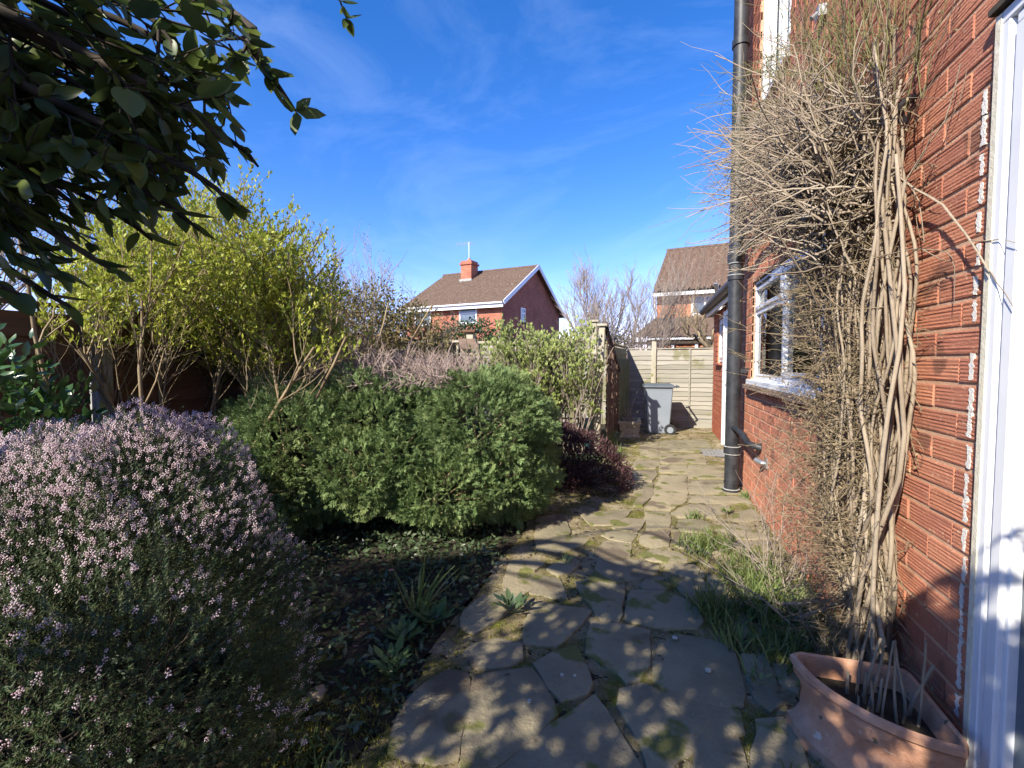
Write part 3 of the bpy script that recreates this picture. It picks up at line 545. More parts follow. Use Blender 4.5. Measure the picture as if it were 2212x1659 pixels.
for c in range(26):
    z = -.03 + c * CH
    for k in range(18):
        a = 5.42 + k * BL + (BL / 2 if c % 2 else 0); b_ = min(a + BL - .011, 9.3); segs = [(a, b_)]
        for (y0, y1, z0, z1) in [(7.28, 7.96, -1, 2.1), (8.2, 8.76, 1.27, 2.04), (5, 7.2, -1, 9)]:
            if z + CH - .012 > z0 and z < z1:
                ns = []
                for (p_, q_) in segs:
                    if q_ <= y0 or p_ >= y1: ns.append((p_, q_)); continue
                    if p_ < y0: ns.append((p_, y0))
                    if q_ > y1: ns.append((y1, q_))
                segs = ns
        for (p_, q_) in segs:
            if q_ - p_ > .03: share('brick', me, (XE, p_, z), ew, scale=(1, q_ - p_, 1))
we = window(ext, XE + .03, 8.21, 8.75, 1.31, 2.03, [], M['glass_far'])
s = MB(); s.box((XE - .06, 8.15, 1.255), (XE + .05, 8.82, 1.285)); s.build('window_sill', M['red_sill'], ext, bevel=.004)
s = MB(); s.box((XE - .004, 8.35, 1.02), (XE + .012, 8.6, 1.17)); s.build('air_brick', M['dark_in'], ext)
s = MB(); s.box((XE - .03, 7.29, 0), (XE + .05, 7.37, 2.09)); s.box((XE - .03, 7.87, 0), (XE + .05, 7.95, 2.09)); s.box((XE - .03, 7.37, 2.02), (XE + .05, 7.87, 2.09)); s.build('door_frame', M['upvc'], ext, bevel=.003)
s = MB(); s.box((XE + .0, 7.375, .02), (XE + .03, 7.865, 2.015)); dd = s.build('door', M['upvc'], ext)
s = MB(); s.tube([(XE - .03, 7.8, 1.0), (XE - .03, 7.7, 1.0)], .012, 8); s.build('handle', M['metal'], dd)
s = MB(); s.box((XE - .13, 5.45, 2.14), (XE - .1, 9.42, 2.27)); s.box((XE - .1, 9.39, 2.14), (3.5, 9.42, 2.27)); s.build('fascia', M['upvc'], ext, bevel=.003)
s = MB(); s.tube([(XE - .19, 5.45, 2.25), (XE - .19, 9.5, 2.25)], .055, 12); s.build('gutter', M['pipe'], ext, smooth=True)
s = MB(); s.add([(XE - .2, 5.43, 2.29), (XE - .2, 9.45, 2.29), (3.5, 9.45, 2.75), (3.5, 5.43, 2.75), (XE - .2, 5.43, 2.33), (XE - .2, 9.45, 2.33), (3.5, 9.45, 2.79), (3.5, 5.43, 2.79)], [(0, 1, 2, 3), (4, 7, 6, 5), (0, 4, 5, 1), (1, 5, 6, 2), (2, 6, 7, 3), (3, 7, 4, 0)]); s.build('roof', M['rooftile'], ext)
s = MB(); s.beam((.95, 7.7, 2.33), (.9, 7.55, 2.48), .06, .03); s.beam((.98, 7.75, 2.3), (1.3, 7.75, 2.42), .05, .05); s.build('gutter_bracket', M['metal'], ext)

# ------------------------------------------------------------------ far houses
def roof_panel(a, b, c, d, rows, cols, parent, name='roof_slope', lip=.035, wave=.03):
    """a-b along the eave, d-c along the ridge; real tile courses with a lip and a roll"""
    a, b, c, d = [np.array(p, float) for p in (a, b, c, d)]; n = np.cross(b - a, d - a); n /= np.linalg.norm(n); n = n if n[2] > 0 else -n; V = []; K = cols * 4 + 1
    u = np.linspace(0, 1, K)[:, None]; prof = wave * np.maximum(0, np.sin(np.arange(K) * np.pi / 2 * 1.0))[:, None]
    for r_ in range(rows):
        for t, hh in ((r_ / rows, lip), ((r_ + 1) / rows, 0)):
            L_ = a + (d - a) * t; Rr_ = b + (c - b) * t; V.append(L_ + (Rr_ - L_) * u + n * (hh + prof + rng.uniform(-.006, .006)))
    V = np.concatenate(V); i = np.arange(len(V)).reshape(rows * 2, K); F = np.stack([i[:-1, :-1], i[:-1, 1:], i[1:, 1:], i[1:, :-1]], -1).reshape(-1, 4)
    return fobj(name, V, F, M['rooftile'], parent)
def far_window(parent, f, s0, s1, z0, z1, mull=(), tr=None):
    """f(s, t, z) gives the place; t is proud of the wall"""
    def bx(mb, a, b, c, d, t0, t1): P = [f(s_, t_, z_) for z_ in (c, d) for t_ in (t0, t1) for s_ in (a, b)]; mb.add(P, [(0, 2, 3, 1), (4, 5, 7, 6), (0, 1, 5, 4), (2, 6, 7, 3), (0, 4, 6, 2), (1, 3, 7, 5)])
    m = MB(); k = .09; bx(m, s0, s0 + k, z0, z1, .04, -.06); bx(m, s1 - k, s1, z0, z1, .04, -.06); bx(m, s0 + k, s1 - k, z0, z0 + k, .04, -.06); bx(m, s0 + k, s1 - k, z1 - k, z1, .04, -.06)
    for q_ in mull: bx(m, q_ - k / 2, q_ + k / 2, z0 + k, z1 - k, .038, -.05)
    if tr: bx(m, s0 + k, s1 - k, tr - k / 2, tr + k / 2, .036, -.05)
    o = m.build('window', M['upvc'], parent); m = MB(); bx(m, s0 + k, s1 - k, z0 + k, z1 - k, .012, -.02); m.build('pane', M['glass_far'], o)
    m = MB(); bx(m, s0 - .06, s1 + .06, z0 - .09, z0 - .003, .12, 0); m.build('window_sill', M['tile_sill'], o)
C0 = np.array([-8.47, 26.06]); ux = np.array([-.985, .174]); vx = np.array([.174, .985])
def H1(s_, t_, z_): q = C0 + ux * s_ + vx * t_; return (q[0], q[1], z_)
h1 = thing('gabled_house', 'detached red brick house with brown tiled gable roof, chimney and aerial beyond the garden', 'house', H1(3.5, 4.7, 0))
m1 = brick_wall_mat('far_red_brick', ux, (.33, .085, .045), (.42, .14, .075), (.42, .26, .19)); m1b = brick_wall_mat('far_gable_brick', vx, (.33, .085, .045), (.42, .14, .075), (.42, .26, .19))
LN, DP, EZ, RZ = 7.1, 9.4, 5.0, 7.75
for t_ in (0, DP): m = MB(); m.quad(H1(0, t_, 0), H1(LN, t_, 0), H1(LN, t_, EZ), H1(0, t_, EZ)); m.build('wall', m1, h1)
for s_ in (0, LN): m = MB(); m.quad(H1(s_, 0, 0), H1(s_, DP, 0), H1(s_, DP, EZ), H1(s_, DP / 2, RZ - .12), H1(s_, 0, EZ)); m.build('gable_wall', m1b, h1)
sl = (RZ - EZ) / (DP / 2); rf = MB(); ov = .35; ez = EZ - ov * sl
rf.add([H1(-.3, -ov, ez - .06), H1(LN + .3, -ov, ez - .06), H1(LN + .3, DP / 2, RZ - .06), H1(-.3, DP / 2, RZ - .06), H1(-.3, DP + ov, ez - .06), H1(LN + .3, DP + ov, ez - .06)], [(0, 1, 2, 3), (3, 2, 5, 4)]); r1 = rf.build('roof', M['rooftile'], h1)
roof_panel(H1(-.3, -ov, ez), H1(LN + .3, -ov, ez), H1(LN + .3, DP / 2, RZ), H1(-.3, DP / 2, RZ), 19, 26, r1); roof_panel(H1(-.3, DP + ov, ez), H1(LN + .3, DP + ov, ez), H1(LN + .3, DP / 2, RZ), H1(-.3, DP / 2, RZ), 19, 26, r1)
m = MB(); m.tube([H1(-.33, DP / 2, RZ + .02), H1(LN + .33, DP / 2, RZ + .02)], .11, 8); m.build('ridge_tiles', M['rooftile'], r1)
m = MB(); m.beam(H1(-.33, -ov - .02, ez - .02), H1(-.33, DP / 2, RZ - .02), .05, .26); m.beam(H1(-.33, DP + ov, ez - .02), H1(-.33, DP / 2 + .02, RZ - .02), .05, .26); m.build('barge_board', M['upvc'], h1)
m = MB(); m.beam(H1(-.3, -ov - .06, ez - .17), H1(LN + .3, -ov - .06, ez - .17), .05, .22); m.beam(H1(-.3, -ov - .16, ez - .02), H1(LN + .3, -ov - .16, ez - .02), .12, .08); m.build('gutter', M['upvc'], h1)
far_window(h1, lambda s_, t_, z_: H1(s_, -t_, z_), 1.69, 2.96, 3.66, 4.78, tr=4.3); far_window(h1, lambda s_, t_, z_: H1(s_, -t_, z_), 5.1, 6.4, 3.66, 4.78, mull=(5.75,))
far_window(h1, lambda s_, t_, z_: H1(-t_, s_, z_), 2.55, 3.2, 3.9, 4.8, tr=4.45)
m = MB(); P = lambda a, b, z_: H1(a, b, z_)
def box_st(mb, s0, s1, t0, t1, z0, z1): mb.add([P(a, b, c) for c in (z0, z1) for b in (t0, t1) for a in (s0, s1)], [(0, 2, 3, 1), (4, 5, 7, 6), (0, 1, 5, 4), (2, 6, 7, 3), (0, 4, 6, 2), (1, 3, 7, 5)])
box_st(m, 4.2, 5.05, 3.4, 4.3, 6.8, 8.1); box_st(m, 4.12, 5.13, 3.32, 4.38, 8.101, 8.22); box_st(m, 4.2, 5.05, 3.4, 4.3, 8.221, 8.38); ch = m.build('chimney', m1, h1)
m = MB(); box_st(m, 4.12, 5.13, 3.3, 3.39, 6.85, 7.1); m.build('lead_flashing', M['concrete'], ch)
m = MB(); x_, y_, _ = P(4.65, 3.85, 0); m.tube([(x_, y_, 8.38), (x_, y_, 8.62)], .11, 10); m.build('chimney_pot', M['terracotta'], ch)
m = MB(); m.tube([(x_, y_, 8.4), (x_, y_, 9.75)], .025, 6); m.tube([(x_ - 1.0, y_ + .1, 9.65), (x_ + .35, y_, 9.65)], .018, 6)
for k in range(6): m.tube([(x_ - .95 + k * .2, y_ - .0, 9.5), (x_ - .95 + k * .2, y_ + .1, 9.82)], .012, 5)
m.build('aerial', M['metal'], h1)
C2 = np.array([0.0, 21.06]); u2 = np.array([.98, -.17]); u2 = u2 / np.linalg.norm(u2); v2 = np.array([-u2[1], u2[0]])
def H2(s_, t_, z_): q = C2 + u2 * s_ + v2 * t_; return (q[0], q[1], z_)
h2 = thing('tiled_roof_house', 'orange brick house with ribbed brown roof and lower lean-to roof behind the pale fence', 'house', H2(4, 4, 0))
m2 = brick_wall_mat('far_orange_brick', u2, (.46, .15, .07), (.56, .22, .11), (.5, .33, .22)); m2b = brick_wall_mat('far_orange_gable_brick', v2, (.46, .15, .07), (.56, .22, .11), (.5, .33, .22))
for t_, zt_ in ((.4, 4.45), (7.8, 4.45), (-1.8, 2.2)): m = MB(); m.quad(H2(.12, t_, 0), H2(9, t_, 0), H2(9, t_, zt_), H2(.12, t_, zt_)); m.build('wall', m2, h2)
for s_ in (.12, 9): m = MB(); m.quad(H2(s_, .4, 0), H2(s_, 7.8, 0), H2(s_, 7.8, 4.45), H2(s_, 4.1, 6.85), H2(s_, .4, 4.45)); m.build('gable_wall', m2b, h2); m = MB(); m.quad(H2(s_, -1.8, 0), H2(s_, .4, 0), H2(s_, .4, 3.15), H2(s_, -1.8, 2.3)); m.build('gable_wall', m2b, h2)
m = MB(); m.add([H2(0, 0, 4.22), H2(9.2, 0, 4.22), H2(9.2, 4.1, 6.88), H2(0, 4.1, 6.88), H2(0, 8.2, 4.22), H2(9.2, 8.2, 4.22)], [(0, 1, 2, 3), (3, 2, 5, 4)]); r2 = m.build('roof', M['rooftile'], h2)
roof_panel(H2(0, 0, 4.28), H2(9.2, 0, 4.28), H2(9.2, 4.1, 6.95), H2(0, 4.1, 6.95), 15, 32, r2, wave=.12, lip=.09); roof_panel(H2(0, 8.2, 4.28), H2(9.2, 8.2, 4.28), H2(9.2, 4.1, 6.95), H2(0, 4.1, 6.95), 15, 32, r2, wave=.05)
m = MB(); m.tube([H2(-.03, 4.1, 6.97), H2(9.2, 4.1, 6.97)], .1, 8); m.build('ridge_tiles', M['rooftile'], r2)
roof_panel(H2(-.45, -2.3, 2.22), H2(9.2, -2.3, 2.22), H2(9.2, .38, 3.25), H2(.12, .38, 3.25), 9, 32, h2, name='lean_to_roof', wave=.04, lip=.05)
m = MB(); m.beam(H2(0, -.06, 4.2), H2(9.2, -.06, 4.2), .05, .14); m.beam(H2(-.45, -2.34, 2.2), H2(9.2, -2.34, 2.2), .06, .07); m.build('gutter', M['upvc'], h2)
m = MB(); m.beam(H2(-.4, -2.25, 2.06), H2(9.2, -2.25, 2.06), .05, .10)
m.build('fascia', M['bark_dark'], h2)
for k in range(9): m = MB(); s_ = .3 + k * .85; m.beam(H2(s_, -2.2, 1.93), H2(s_, -1.82, 1.93), .1, .16); m.build('eave_bracket', M['upvc'], h2)
far_window(h2, lambda s_, t_, z_: H2(s_, .4 - t_, z_), 1.55, 3.3, 3.3, 4.15, mull=(2.1, 2.7))
m = MB(); m.tube([H2(.05, .33, 4.2), H2(.05, .33, 3.2)], .04, 8); m.build('downpipe', M['upvc'], h2)

# ------------------------------------------------------------------ fences
def slat(p0, p1, z, h_, t_, m, parent, waney=0, name='slat', face=(0, -1)):
    """one lapped board from p0 to p1 (xy), leaning out at its lower edge towards face"""
    a, b = np.array(p0, float), np.array(p1, float); n = int(max(4, np.linalg.norm(b - a) / .12)); f = np.array(face, float); V = []; ph = random.uniform(0, 9)
    for i in range(n + 1):
        q = a + (b - a) * i / n; wz = waney * (math.sin(i * .9 + ph) + .7 * math.sin(i * 2.3 + ph * 2) + random.uniform(-.5, .5)); wt = waney * .3 * math.sin(i * 1.4 + ph * 3)
        lo = q + f * (.022 + random.uniform(-.002, .004)); hi = q + f * .004
        V += [(lo[0], lo[1], z + wz), (lo[0] + f[0] * -t_, lo[1] + f[1] * -t_, z + wz), (hi[0] - f[0] * t_, hi[1] - f[1] * t_, z + h_ + wt), (hi[0], hi[1], z + h_ + wt)]
    F = []
    for i in range(n):
        for k in range(4): F.append((4 * i + k, 4 * i + (k + 1) % 4, 4 * i + 4 + (k + 1) % 4, 4 * i + 4 + k))
    F += [(3, 2, 1, 0), (4 * n, 4 * n + 1, 4 * n + 2, 4 * n + 3)]; mb = MB(); mb.add(V, F); return mb.build(name, m, parent)
lf = thing('lapped_fence', 'dark brown waney lapped fence behind the yellow green shrub on the left', 'fence', (-3.6, 3, 0))
XF = -3.6
for (ya, yb) in [(-.6, 2.14), (2.28, 4.2), (4.3, 6.3), (6.4, 8.6)]:
    z = .06
    while z < 1.56: slat((XF, ya), (XF, yb), z, .15, .008, M['fence_dark'], lf, waney=.007, face=(1, 0)); z += .105 + random.uniform(-.006, .006)
    b = MB(); b.box((XF - .02, ya, 1.645), (XF + .035, yb, 1.67)); b.build('capping_rail', M['fence_dark'], lf)
    for yy in ((ya + .02), (yb - .05)): b = MB(); b.box((XF - .02, yy, .05), (XF + .045, yy + .03, 1.64)); b.build('batten', M['fence_dark'], lf)
for yy in (2.16, 4.2, 6.3): b = MB(); b.box((XF - .04, yy, -.02), (XF + .06, yy + .1, 1.69)); b.build('concrete_post', M['concrete'], lf, bevel=.008)
bf = thing('pale_fence', 'pale weathered lapped fence across the end of the path behind the bin', 'fence', (.4, 9.75, 0))
YB = 9.7
for (xa, xb) in [(-.47, .0), (.09, 1.4)]:
    z = .2
    while z < 1.46: slat((xa, YB), (xb, YB), z, .115, .008, M['fence_pale'], bf, waney=.0035, face=(0, -1)); z += .088
    b = MB(); b.box((xa, YB - .03, 1.565), (xb, YB + .03, 1.585)); b.build('capping_rail', M['fence_pale'], bf)
    b = MB(); b.box((xa, YB - .02, -.02), (xb, YB + .02, .19)); b.build('gravel_board', M['fence_pale'], bf)
b = MB(); b.box((.0, YB - .06, -.02), (.09, YB + .04, 1.72)); b.build('post', M['post'], bf, bevel=.006)
b = MB(); b.box((.7, YB - .045, .1), (.73, YB - .025, 1.56)); b.build('batten', M['fence_pale'], bf)
b = MB(); b.box((-.47, YB - .045, .1), (-.45, YB - .025, 1.56)); b.build('batten', M['fence_pale'], bf)
sf = thing('side_fence', 'shaded algae green lapped fence running back to the pale fence', 'fence', (-.6, 8.6, 0))
z = .1
while z < 1.5: slat((-.70, 7.55), (-.50, 9.62), z, .12, .008, M['fence_green'], sf, waney=.003, face=(1, -.08)); z += .09
b = MB(); b.beam((-.70, 7.55, 1.62), (-.5, 9.64, 1.6), .06, .03); b.build('capping_rail', M['fence_green'], sf)
# diamond lattice fixed in front of the side fence and a square lattice beside the path
def lattice(parent, p0, p1, z0, z1, step, w_, m, diag=False, zt=None, name='lath'):
    a, b = np.array(p0, float), np.array(p1, float); Ln = np.linalg.norm(b - a); d = (b - a) / Ln; nn = np.array([-d[1], d[0]]); top = (lambda t: z1 + ((zt - z1) * t / Ln if zt is not None else 0))
    if not diag:
        t = 0
        while t <= Ln + 1e-3: q = a + d * t; mb = MB(); mb.beam((q[0], q[1], z0), (q[0], q[1], top(t)), w_, .012, up=(nn[0], nn[1], 0)); mb.build(name, m, parent); t += step
        z = z0
        while z < max(z1, zt or 0):
            tt = [t for t in np.linspace(0, Ln, 30) if z <= top(t)]
            if len(tt) > 1: q0 = a + d * min(tt) + nn * .013; q1 = a + d * max(tt) + nn * .013; mb = MB(); mb.beam((q0[0], q0[1], z), (q1[0], q1[1], z), .012, w_); mb.build(name, m, parent)
            z += step
    else:
        for sg, of in ((1, 0), (-1, .01)):
            k = -int((z1 - z0) / step) - 1
            while k * step < Ln + (z1 - z0):
                t0 = k * step; pts = []
                for z in np.linspace(z0, z1, 40):
                    t = t0 + sg * (z - z0) + (z1 - z0 if sg < 0 else 0)
                    if 0 <= t <= Ln: pts.append((t, z))
                if len(pts) > 2: (ta, za), (tb, zb) = pts[0], pts[-1]; qa = a + d * ta + nn * of; qb = a + d * tb + nn * of; mb = MB(); mb.beam((qa[0], qa[1], za), (qb[0], qb[1], zb), w_, .008, up=(nn[0], nn[1], 0)); mb.build(name, m, parent)
                k += 1
tr1 = thing('path_trellis', 'tall square trellis between a pale leaning post and a brown post beside the bin', 'trellis', (-.64, 7.1, 0))
b = MB(); b.beam((-.76, 6.85, -.02), (-.69, 6.87, 1.83), .085, .085, up=(0, 1, 0)); b.build('post', M['post'], tr1, bevel=.008)
b = MB(); b.box((-.76, 6.79, 1.83), (-.62, 6.93, 1.86)); b.build('post_cap', M['post'], tr1)
b = MB(); b.box((-.90, 7.28, -.02), (-.82, 7.36, 1.93)); b.build('post', M['post'], tr1, bevel=.006)
b = MB(); b.box((-.93, 7.25, 1.93), (-.79, 7.39, 1.96)); b.build('post_cap', M['post'], tr1)
b = MB(); b.box((-.64, 7.43, -.02), (-.56, 7.51, 1.62)); b.build('post', M['post_brown'], tr1, bevel=.006)
lattice(tr1, (-.62, 6.93), (-.58, 7.42), .15, 1.74, .15, .024, M['post_brown'], zt=1.62); lattice(tr1, (-.57, 7.55), (-.53, 8.05), .15, 1.6, .15, .024, M['post_brown'], zt=1.2)
b = MB(); b.beam((-.64, 6.9, 1.80), (-.53, 8.15, 1.16), .05, .06); b.build('sloping_rail', M['bark_dark'], tr1)
tr3 = thing('lattice_panel', 'diamond lattice panel leaning before the shaded side fence', 'lattice', (-.6, 8.9, 0))
lattice(tr3, (-.53, 8.1), (-.42, 9.5), .1, 1.35, .09, .022, M['fence_green'], diag=True)
tr2 = thing('shrub_trellis', 'square trellis panels either side of the bird box behind the juniper', 'trellis', (-2.2, 6.7, 0))
lattice(tr2, (-2.55, 6.72), (-.95, 6.9), .08, 1.58, .19, .026, M['post']); lattice(tr2, (-4.4, 6.45), (-2.75, 6.7), .1, 1.6, .19, .028, M['post'])
b = MB(); b.beam((-4.4, 6.44, 1.63), (-2.72, 6.69, 1.63), .05, .035); b.beam((-2.6, 6.71, 1.61), (-.9, 6.89, 1.61), .05, .035); b.build('top_rail', M['post'], tr2)
b = MB(); b.box((-2.74, 6.66, -.02), (-2.63, 6.77, 1.76)); b.build('post', M['post'], tr2, bevel=.006)
b = MB(); b.box((-2.79, 6.61, 1.76), (-2.58, 6.82, 1.80)); b.build('post_cap', M['fence_dark'], tr2, bevel=.006)
ff = thing('boundary_fence', 'pale boarded boundary fence far behind the bird box', 'fence', (-3, 9.75, 0))
for k in range(44):
    xx = -6.7 + k * .14; b = MB(); b.box((xx, 9.72, .02), (xx + .132, 9.735 + .012 * (k % 2), 1.68 + random.uniform(-.008, .008))); b.build('board', M['fence_pale'] if k % 3 else M['fence_green'], ff)
b = MB(); b.box((-6.7, 9.69, 1.4), (-.55, 9.715, 1.48)); b.box((-6.7, 9.69, .5), (-.55, 9.715, .58)); b.build('rail', M['fence_pale'], ff)

# bird box
bb = thing('bird_box', 'small wooden bird box with sloping brown roof on the trellis post', 'bird box', (-2.66, 6.5, 1.2))
b = MB(); rz = .5; cx, cy = -2.66, 6.52
def rb(x, y, z): return (cx + x * math.cos(rz) - y * math.sin(rz), cy + x * math.sin(rz) + y * math.cos(rz), z)
b.add([rb(-.1, -.1, 1.33), rb(.1, -.1, 1.33), rb(.1, .1, 1.33), rb(-.1, .1, 1.33), rb(-.1, -.1, 1.51), rb(.1, -.1, 1.51), rb(.1, .1, 1.62), rb(-.1, .1, 1.62)], [(3, 2, 1, 0), (4, 5, 6, 7), (0, 1, 5, 4), (1, 2, 6, 5), (2, 3, 7, 6), (3, 0, 4, 7)]); b.build('box', M['birdhouse'], bb)
b = MB(); b.add([rb(-.13, -.15, 1.495), rb(.13, -.15, 1.495), rb(.13, .12, 1.645), rb(-.13, .12, 1.645), rb(-.13, -.15, 1.515), rb(.13, -.15, 1.515), rb(.13, .12, 1.667), rb(-.13, .12, 1.667)], [(3, 2, 1, 0), (4, 5, 6, 7), (0, 1, 5, 4), (1, 2, 6, 5), (2, 3, 7, 6), (3, 0, 4, 7)]); b.build('roof', M['birdroof'], bb)
b = MB(); b.tube([rb(0, -.102, 1.445), rb(0, -.09, 1.445)], .017, 12); b.build('entrance_hole', M['dark_in'], bb)

# ------------------------------------------------------------------ wheeled bin, trough, tub, drain
bn = thing('wheeled_bin', 'grey wheeled bin with dark lid standing at the end of the path', 'bin', (.12, 8.85, 0))
def bp(x, y, z): a_ = .06; return (.12 + x * math.cos(a_) - y * math.sin(a_), 8.88 + x * math.sin(a_) + y * math.cos(a_), z)
b = MB(); lv = [(.02, .185, .19), (.06, .19, .2), (.80, .235, .27), (.845, .245, .28)]; V = []
for z, wx, wy in lv:
    for sx, sy in ((-1, -1), (1, -1), (1, 1), (-1, 1)): V.append(bp(sx * wx, sy * wy, z))
F = [(3, 2, 1, 0), (12, 13, 14, 15)] + [(4 * r_ + k, 4 * r_ + (k + 1) % 4, 4 * r_ + 4 + (k + 1) % 4, 4 * r_ + 4 + k) for r_ in range(3) for k in range(4)]
b.add(V, F); b.build('body', M['bin'], bn, bevel=.014)
b = MB(); b.add([bp(x, y, z) for z, s_ in ((.85, 1.), (.875, 1.), (.915, .86)) for x, y in ((-.27 * s_, -.31 * s_), (.27 * s_, -.31 * s_), (.27 * s_, .29 * s_), (-.27 * s_, .29 * s_))], [(3, 2, 1, 0), (8, 9, 10, 11)] + [(4 * r_ + k, 4 * r_ + (k + 1) % 4, 4 * r_ + 4 + (k + 1) % 4, 4 * r_ + 4 + k) for r_ in range(2) for k in range(4)]); b.build('lid', M['binlid'], bn, bevel=.012)
b = MB(); b.tube([bp(.29, -.2, .86), bp(.34, -.18, .87), bp(.34, .16, .87), bp(.29, .18, .86)], .016, 8); b.build('handle', M['binlid'], bn, smooth=True)
for sy in (-.23, .23):
    b = MB(); b.tube([bp(.2, sy - .025, .1), bp(.2, sy + .025, .1)], .1, 22); wh = b.build('wheel', M['rubber'], bn)
    b = MB(); b.tube([bp(.2, sy - .03, .1), bp(.2, sy + .03, .1)], .055, 16); b.build('rim', M['bin'], wh)
b = MB(); b.tube([bp(.2, -.2, .1), bp(.2, .2, .1)], .014, 8); b.build('axle', M['metal'], bn)
tg = thing('stone_trough', 'square stone planter with dead stalks left of the grey bin', 'planter', (-.37, 8.25, 0))
b = MB(); V = []
tc_ = (-.36, 8.35)
for z, wx, ins in [(0, .165, 0), (.06, .165, 0), (.065, .15, 0), (.25, .17, 0), (.255, .19, 0), (.3, .195, 0), (.3, .15, 0), (.24, .145, 0)]:
    for sx, sy in ((-1, -1), (1, -1), (1, 1), (-1, 1)): V.append((tc_[0] + sx * wx - sy * .02, tc_[1] + sy * wx * 1.7 + sx * .03, z))
F = [(3, 2, 1, 0), (28, 29, 30, 31)] + [(4 * r_ + k, 4 * r_ + (k + 1) % 4, 4 * r_ + 4 + (k + 1) % 4, 4 * r_ + 4 + k) for r_ in range(7) for k in range(4)]; b.add(V, F); b.build('trough', M['trough'], tg)
b0 = np.array([[tc_[0] + rng.uniform(-.1, .1), tc_[1] + rng.uniform(-.2, .2), .24] for _ in range(26)]); Ps = grow(b0, rdir(26) * .7 + np.array([-.2, 0, 1.2]), rng.uniform(.2, .75, 26), wander=.12); V, F = tubes(Ps, taper(26, 6, .005, .0015)); fobj('dead_stalk', V, F, M['vine'], tg, kind='stuff')
tb = thing('plastic_tub', 'teal plastic tub stacked on another behind the trellis foot', 'tub', (-.98, 7.1, 0))
b = MB(); b.tube([(-.98, 7.15, .0), (-.98, 7.15, .2)], [.1, .13], 16); b.tube([(-.98, 7.15, .205), (-.98, 7.15, .42)], [.09, .115], 16); b.build('tub', M['tealtub'], tb, smooth=True)
b = MB(); b.tube([(-.98, 7.15, .42), (-.98, 7.15, .435)], .125, 16); b.build('rim', M['concrete'], tb, smooth=True)
dg = thing('drain_grate', 'metal mesh drain grate in the path beside the black pipe', 'drain', (.9, 7.05, .02)); 
for k in range(9): b = MB(); b.box((.70, 6.78 + k * .06, .024), (1.06, 6.795 + k * .06, .036)); b.build('bar', M['metal'], dg)
for k in range(8): b = MB(); b.box((.70 + k * .05, 6.77, .0262), (.712 + k * .05, 7.28, .0385)); b.build('bar', M['metal'], dg)
b = MB(); b.box((.68, 6.75, .005), (1.08, 7.3, .021)); b.build('pit', M['dark_in'], dg)

# ------------------------------------------------------------------ corner terracotta planter
pl = thing('corner_planter', 'large quarter-round terracotta planter with raised rim at the foot of the vine', 'planter', (.65, 1.4, 0))
CX, CY, RD = .835, 1.83, .34                            # corner of the quarter; the curve faces the camera and the path
def qshape(r_, z, cxo=0., n=20):                       # outline: corner, then the arc from -x round to -y
    pts = [(CX + cxo - .035, CY + cxo, z), (CX + cxo - .01, CY + cxo - .01, z), (CX + cxo, CY + cxo - .035, z)][::-1][:1] and []
    pts += [(CX + cxo, CY + cxo - .03, z), (CX + cxo - .009, CY + cxo - .009, z), (CX + cxo - .03, CY + cxo, z)]
    pts.append((CX + cxo - r_ * .93, CY + cxo - .002, z))
    for i in range(n + 1): t = math.pi + .05 + (math.pi / 2 - .1) * i / n; pts.append((CX + cxo + r_ * math.cos(t), CY + cxo + r_ * math.sin(t), z))
    pts.append((CX + cxo - .002, CY + cxo - r_ * .93, z)); return pts
rings = [(.455, 0, .0), (.475, .015, .0), (.472, .09, .0), (.445, .11, .0), (.42, .15, .0), (.415, .24, .0), (.43, .315, .0), (.448, .32, .0), (.452, .35, .0), (.440, .362, .0), (.455, .37, .0), (.468, .385, .0), (.464, .41, .0), (.448, .42, .0), (.425, .415, -.014), (.415, .38, -.018), (.39, .27, -.03)]
b = MB(); n = 26
for r_, z, co in rings: b.v += qshape(r_ * .755, z * .65, co * .8, 20)
for k in range(len(rings) - 1):
    for i in range(n): b.f.append((k * n + i, k * n + (i + 1) % n, (k + 1) * n + (i + 1) % n, (k + 1) * n + i))
b.f.append(tuple(range(n))[::-1]); b.build('pot', M['terracotta'], pl, smooth=True)
b = MB(); b.v = qshape(.285, .205, -.022, 20); b.f = [tuple(range(n))]; b.build('potting_soil', M['soil'], pl)
nb = 16; b0 = np.stack([CX - rng.uniform(.05, .2, nb), CY - rng.uniform(.05, .2, nb), np.full(nb, .2)], 1); Ps = grow(b0, rdir(nb) * .25 + np.array([0, 0, 1.]), rng.uniform(.05, .3, nb), wander=.05); V, F = tubes(Ps, taper(nb, 6, .005, .004), 5); fobj('cut_stalk', V, F, M['vine'], pl, kind='stuff')
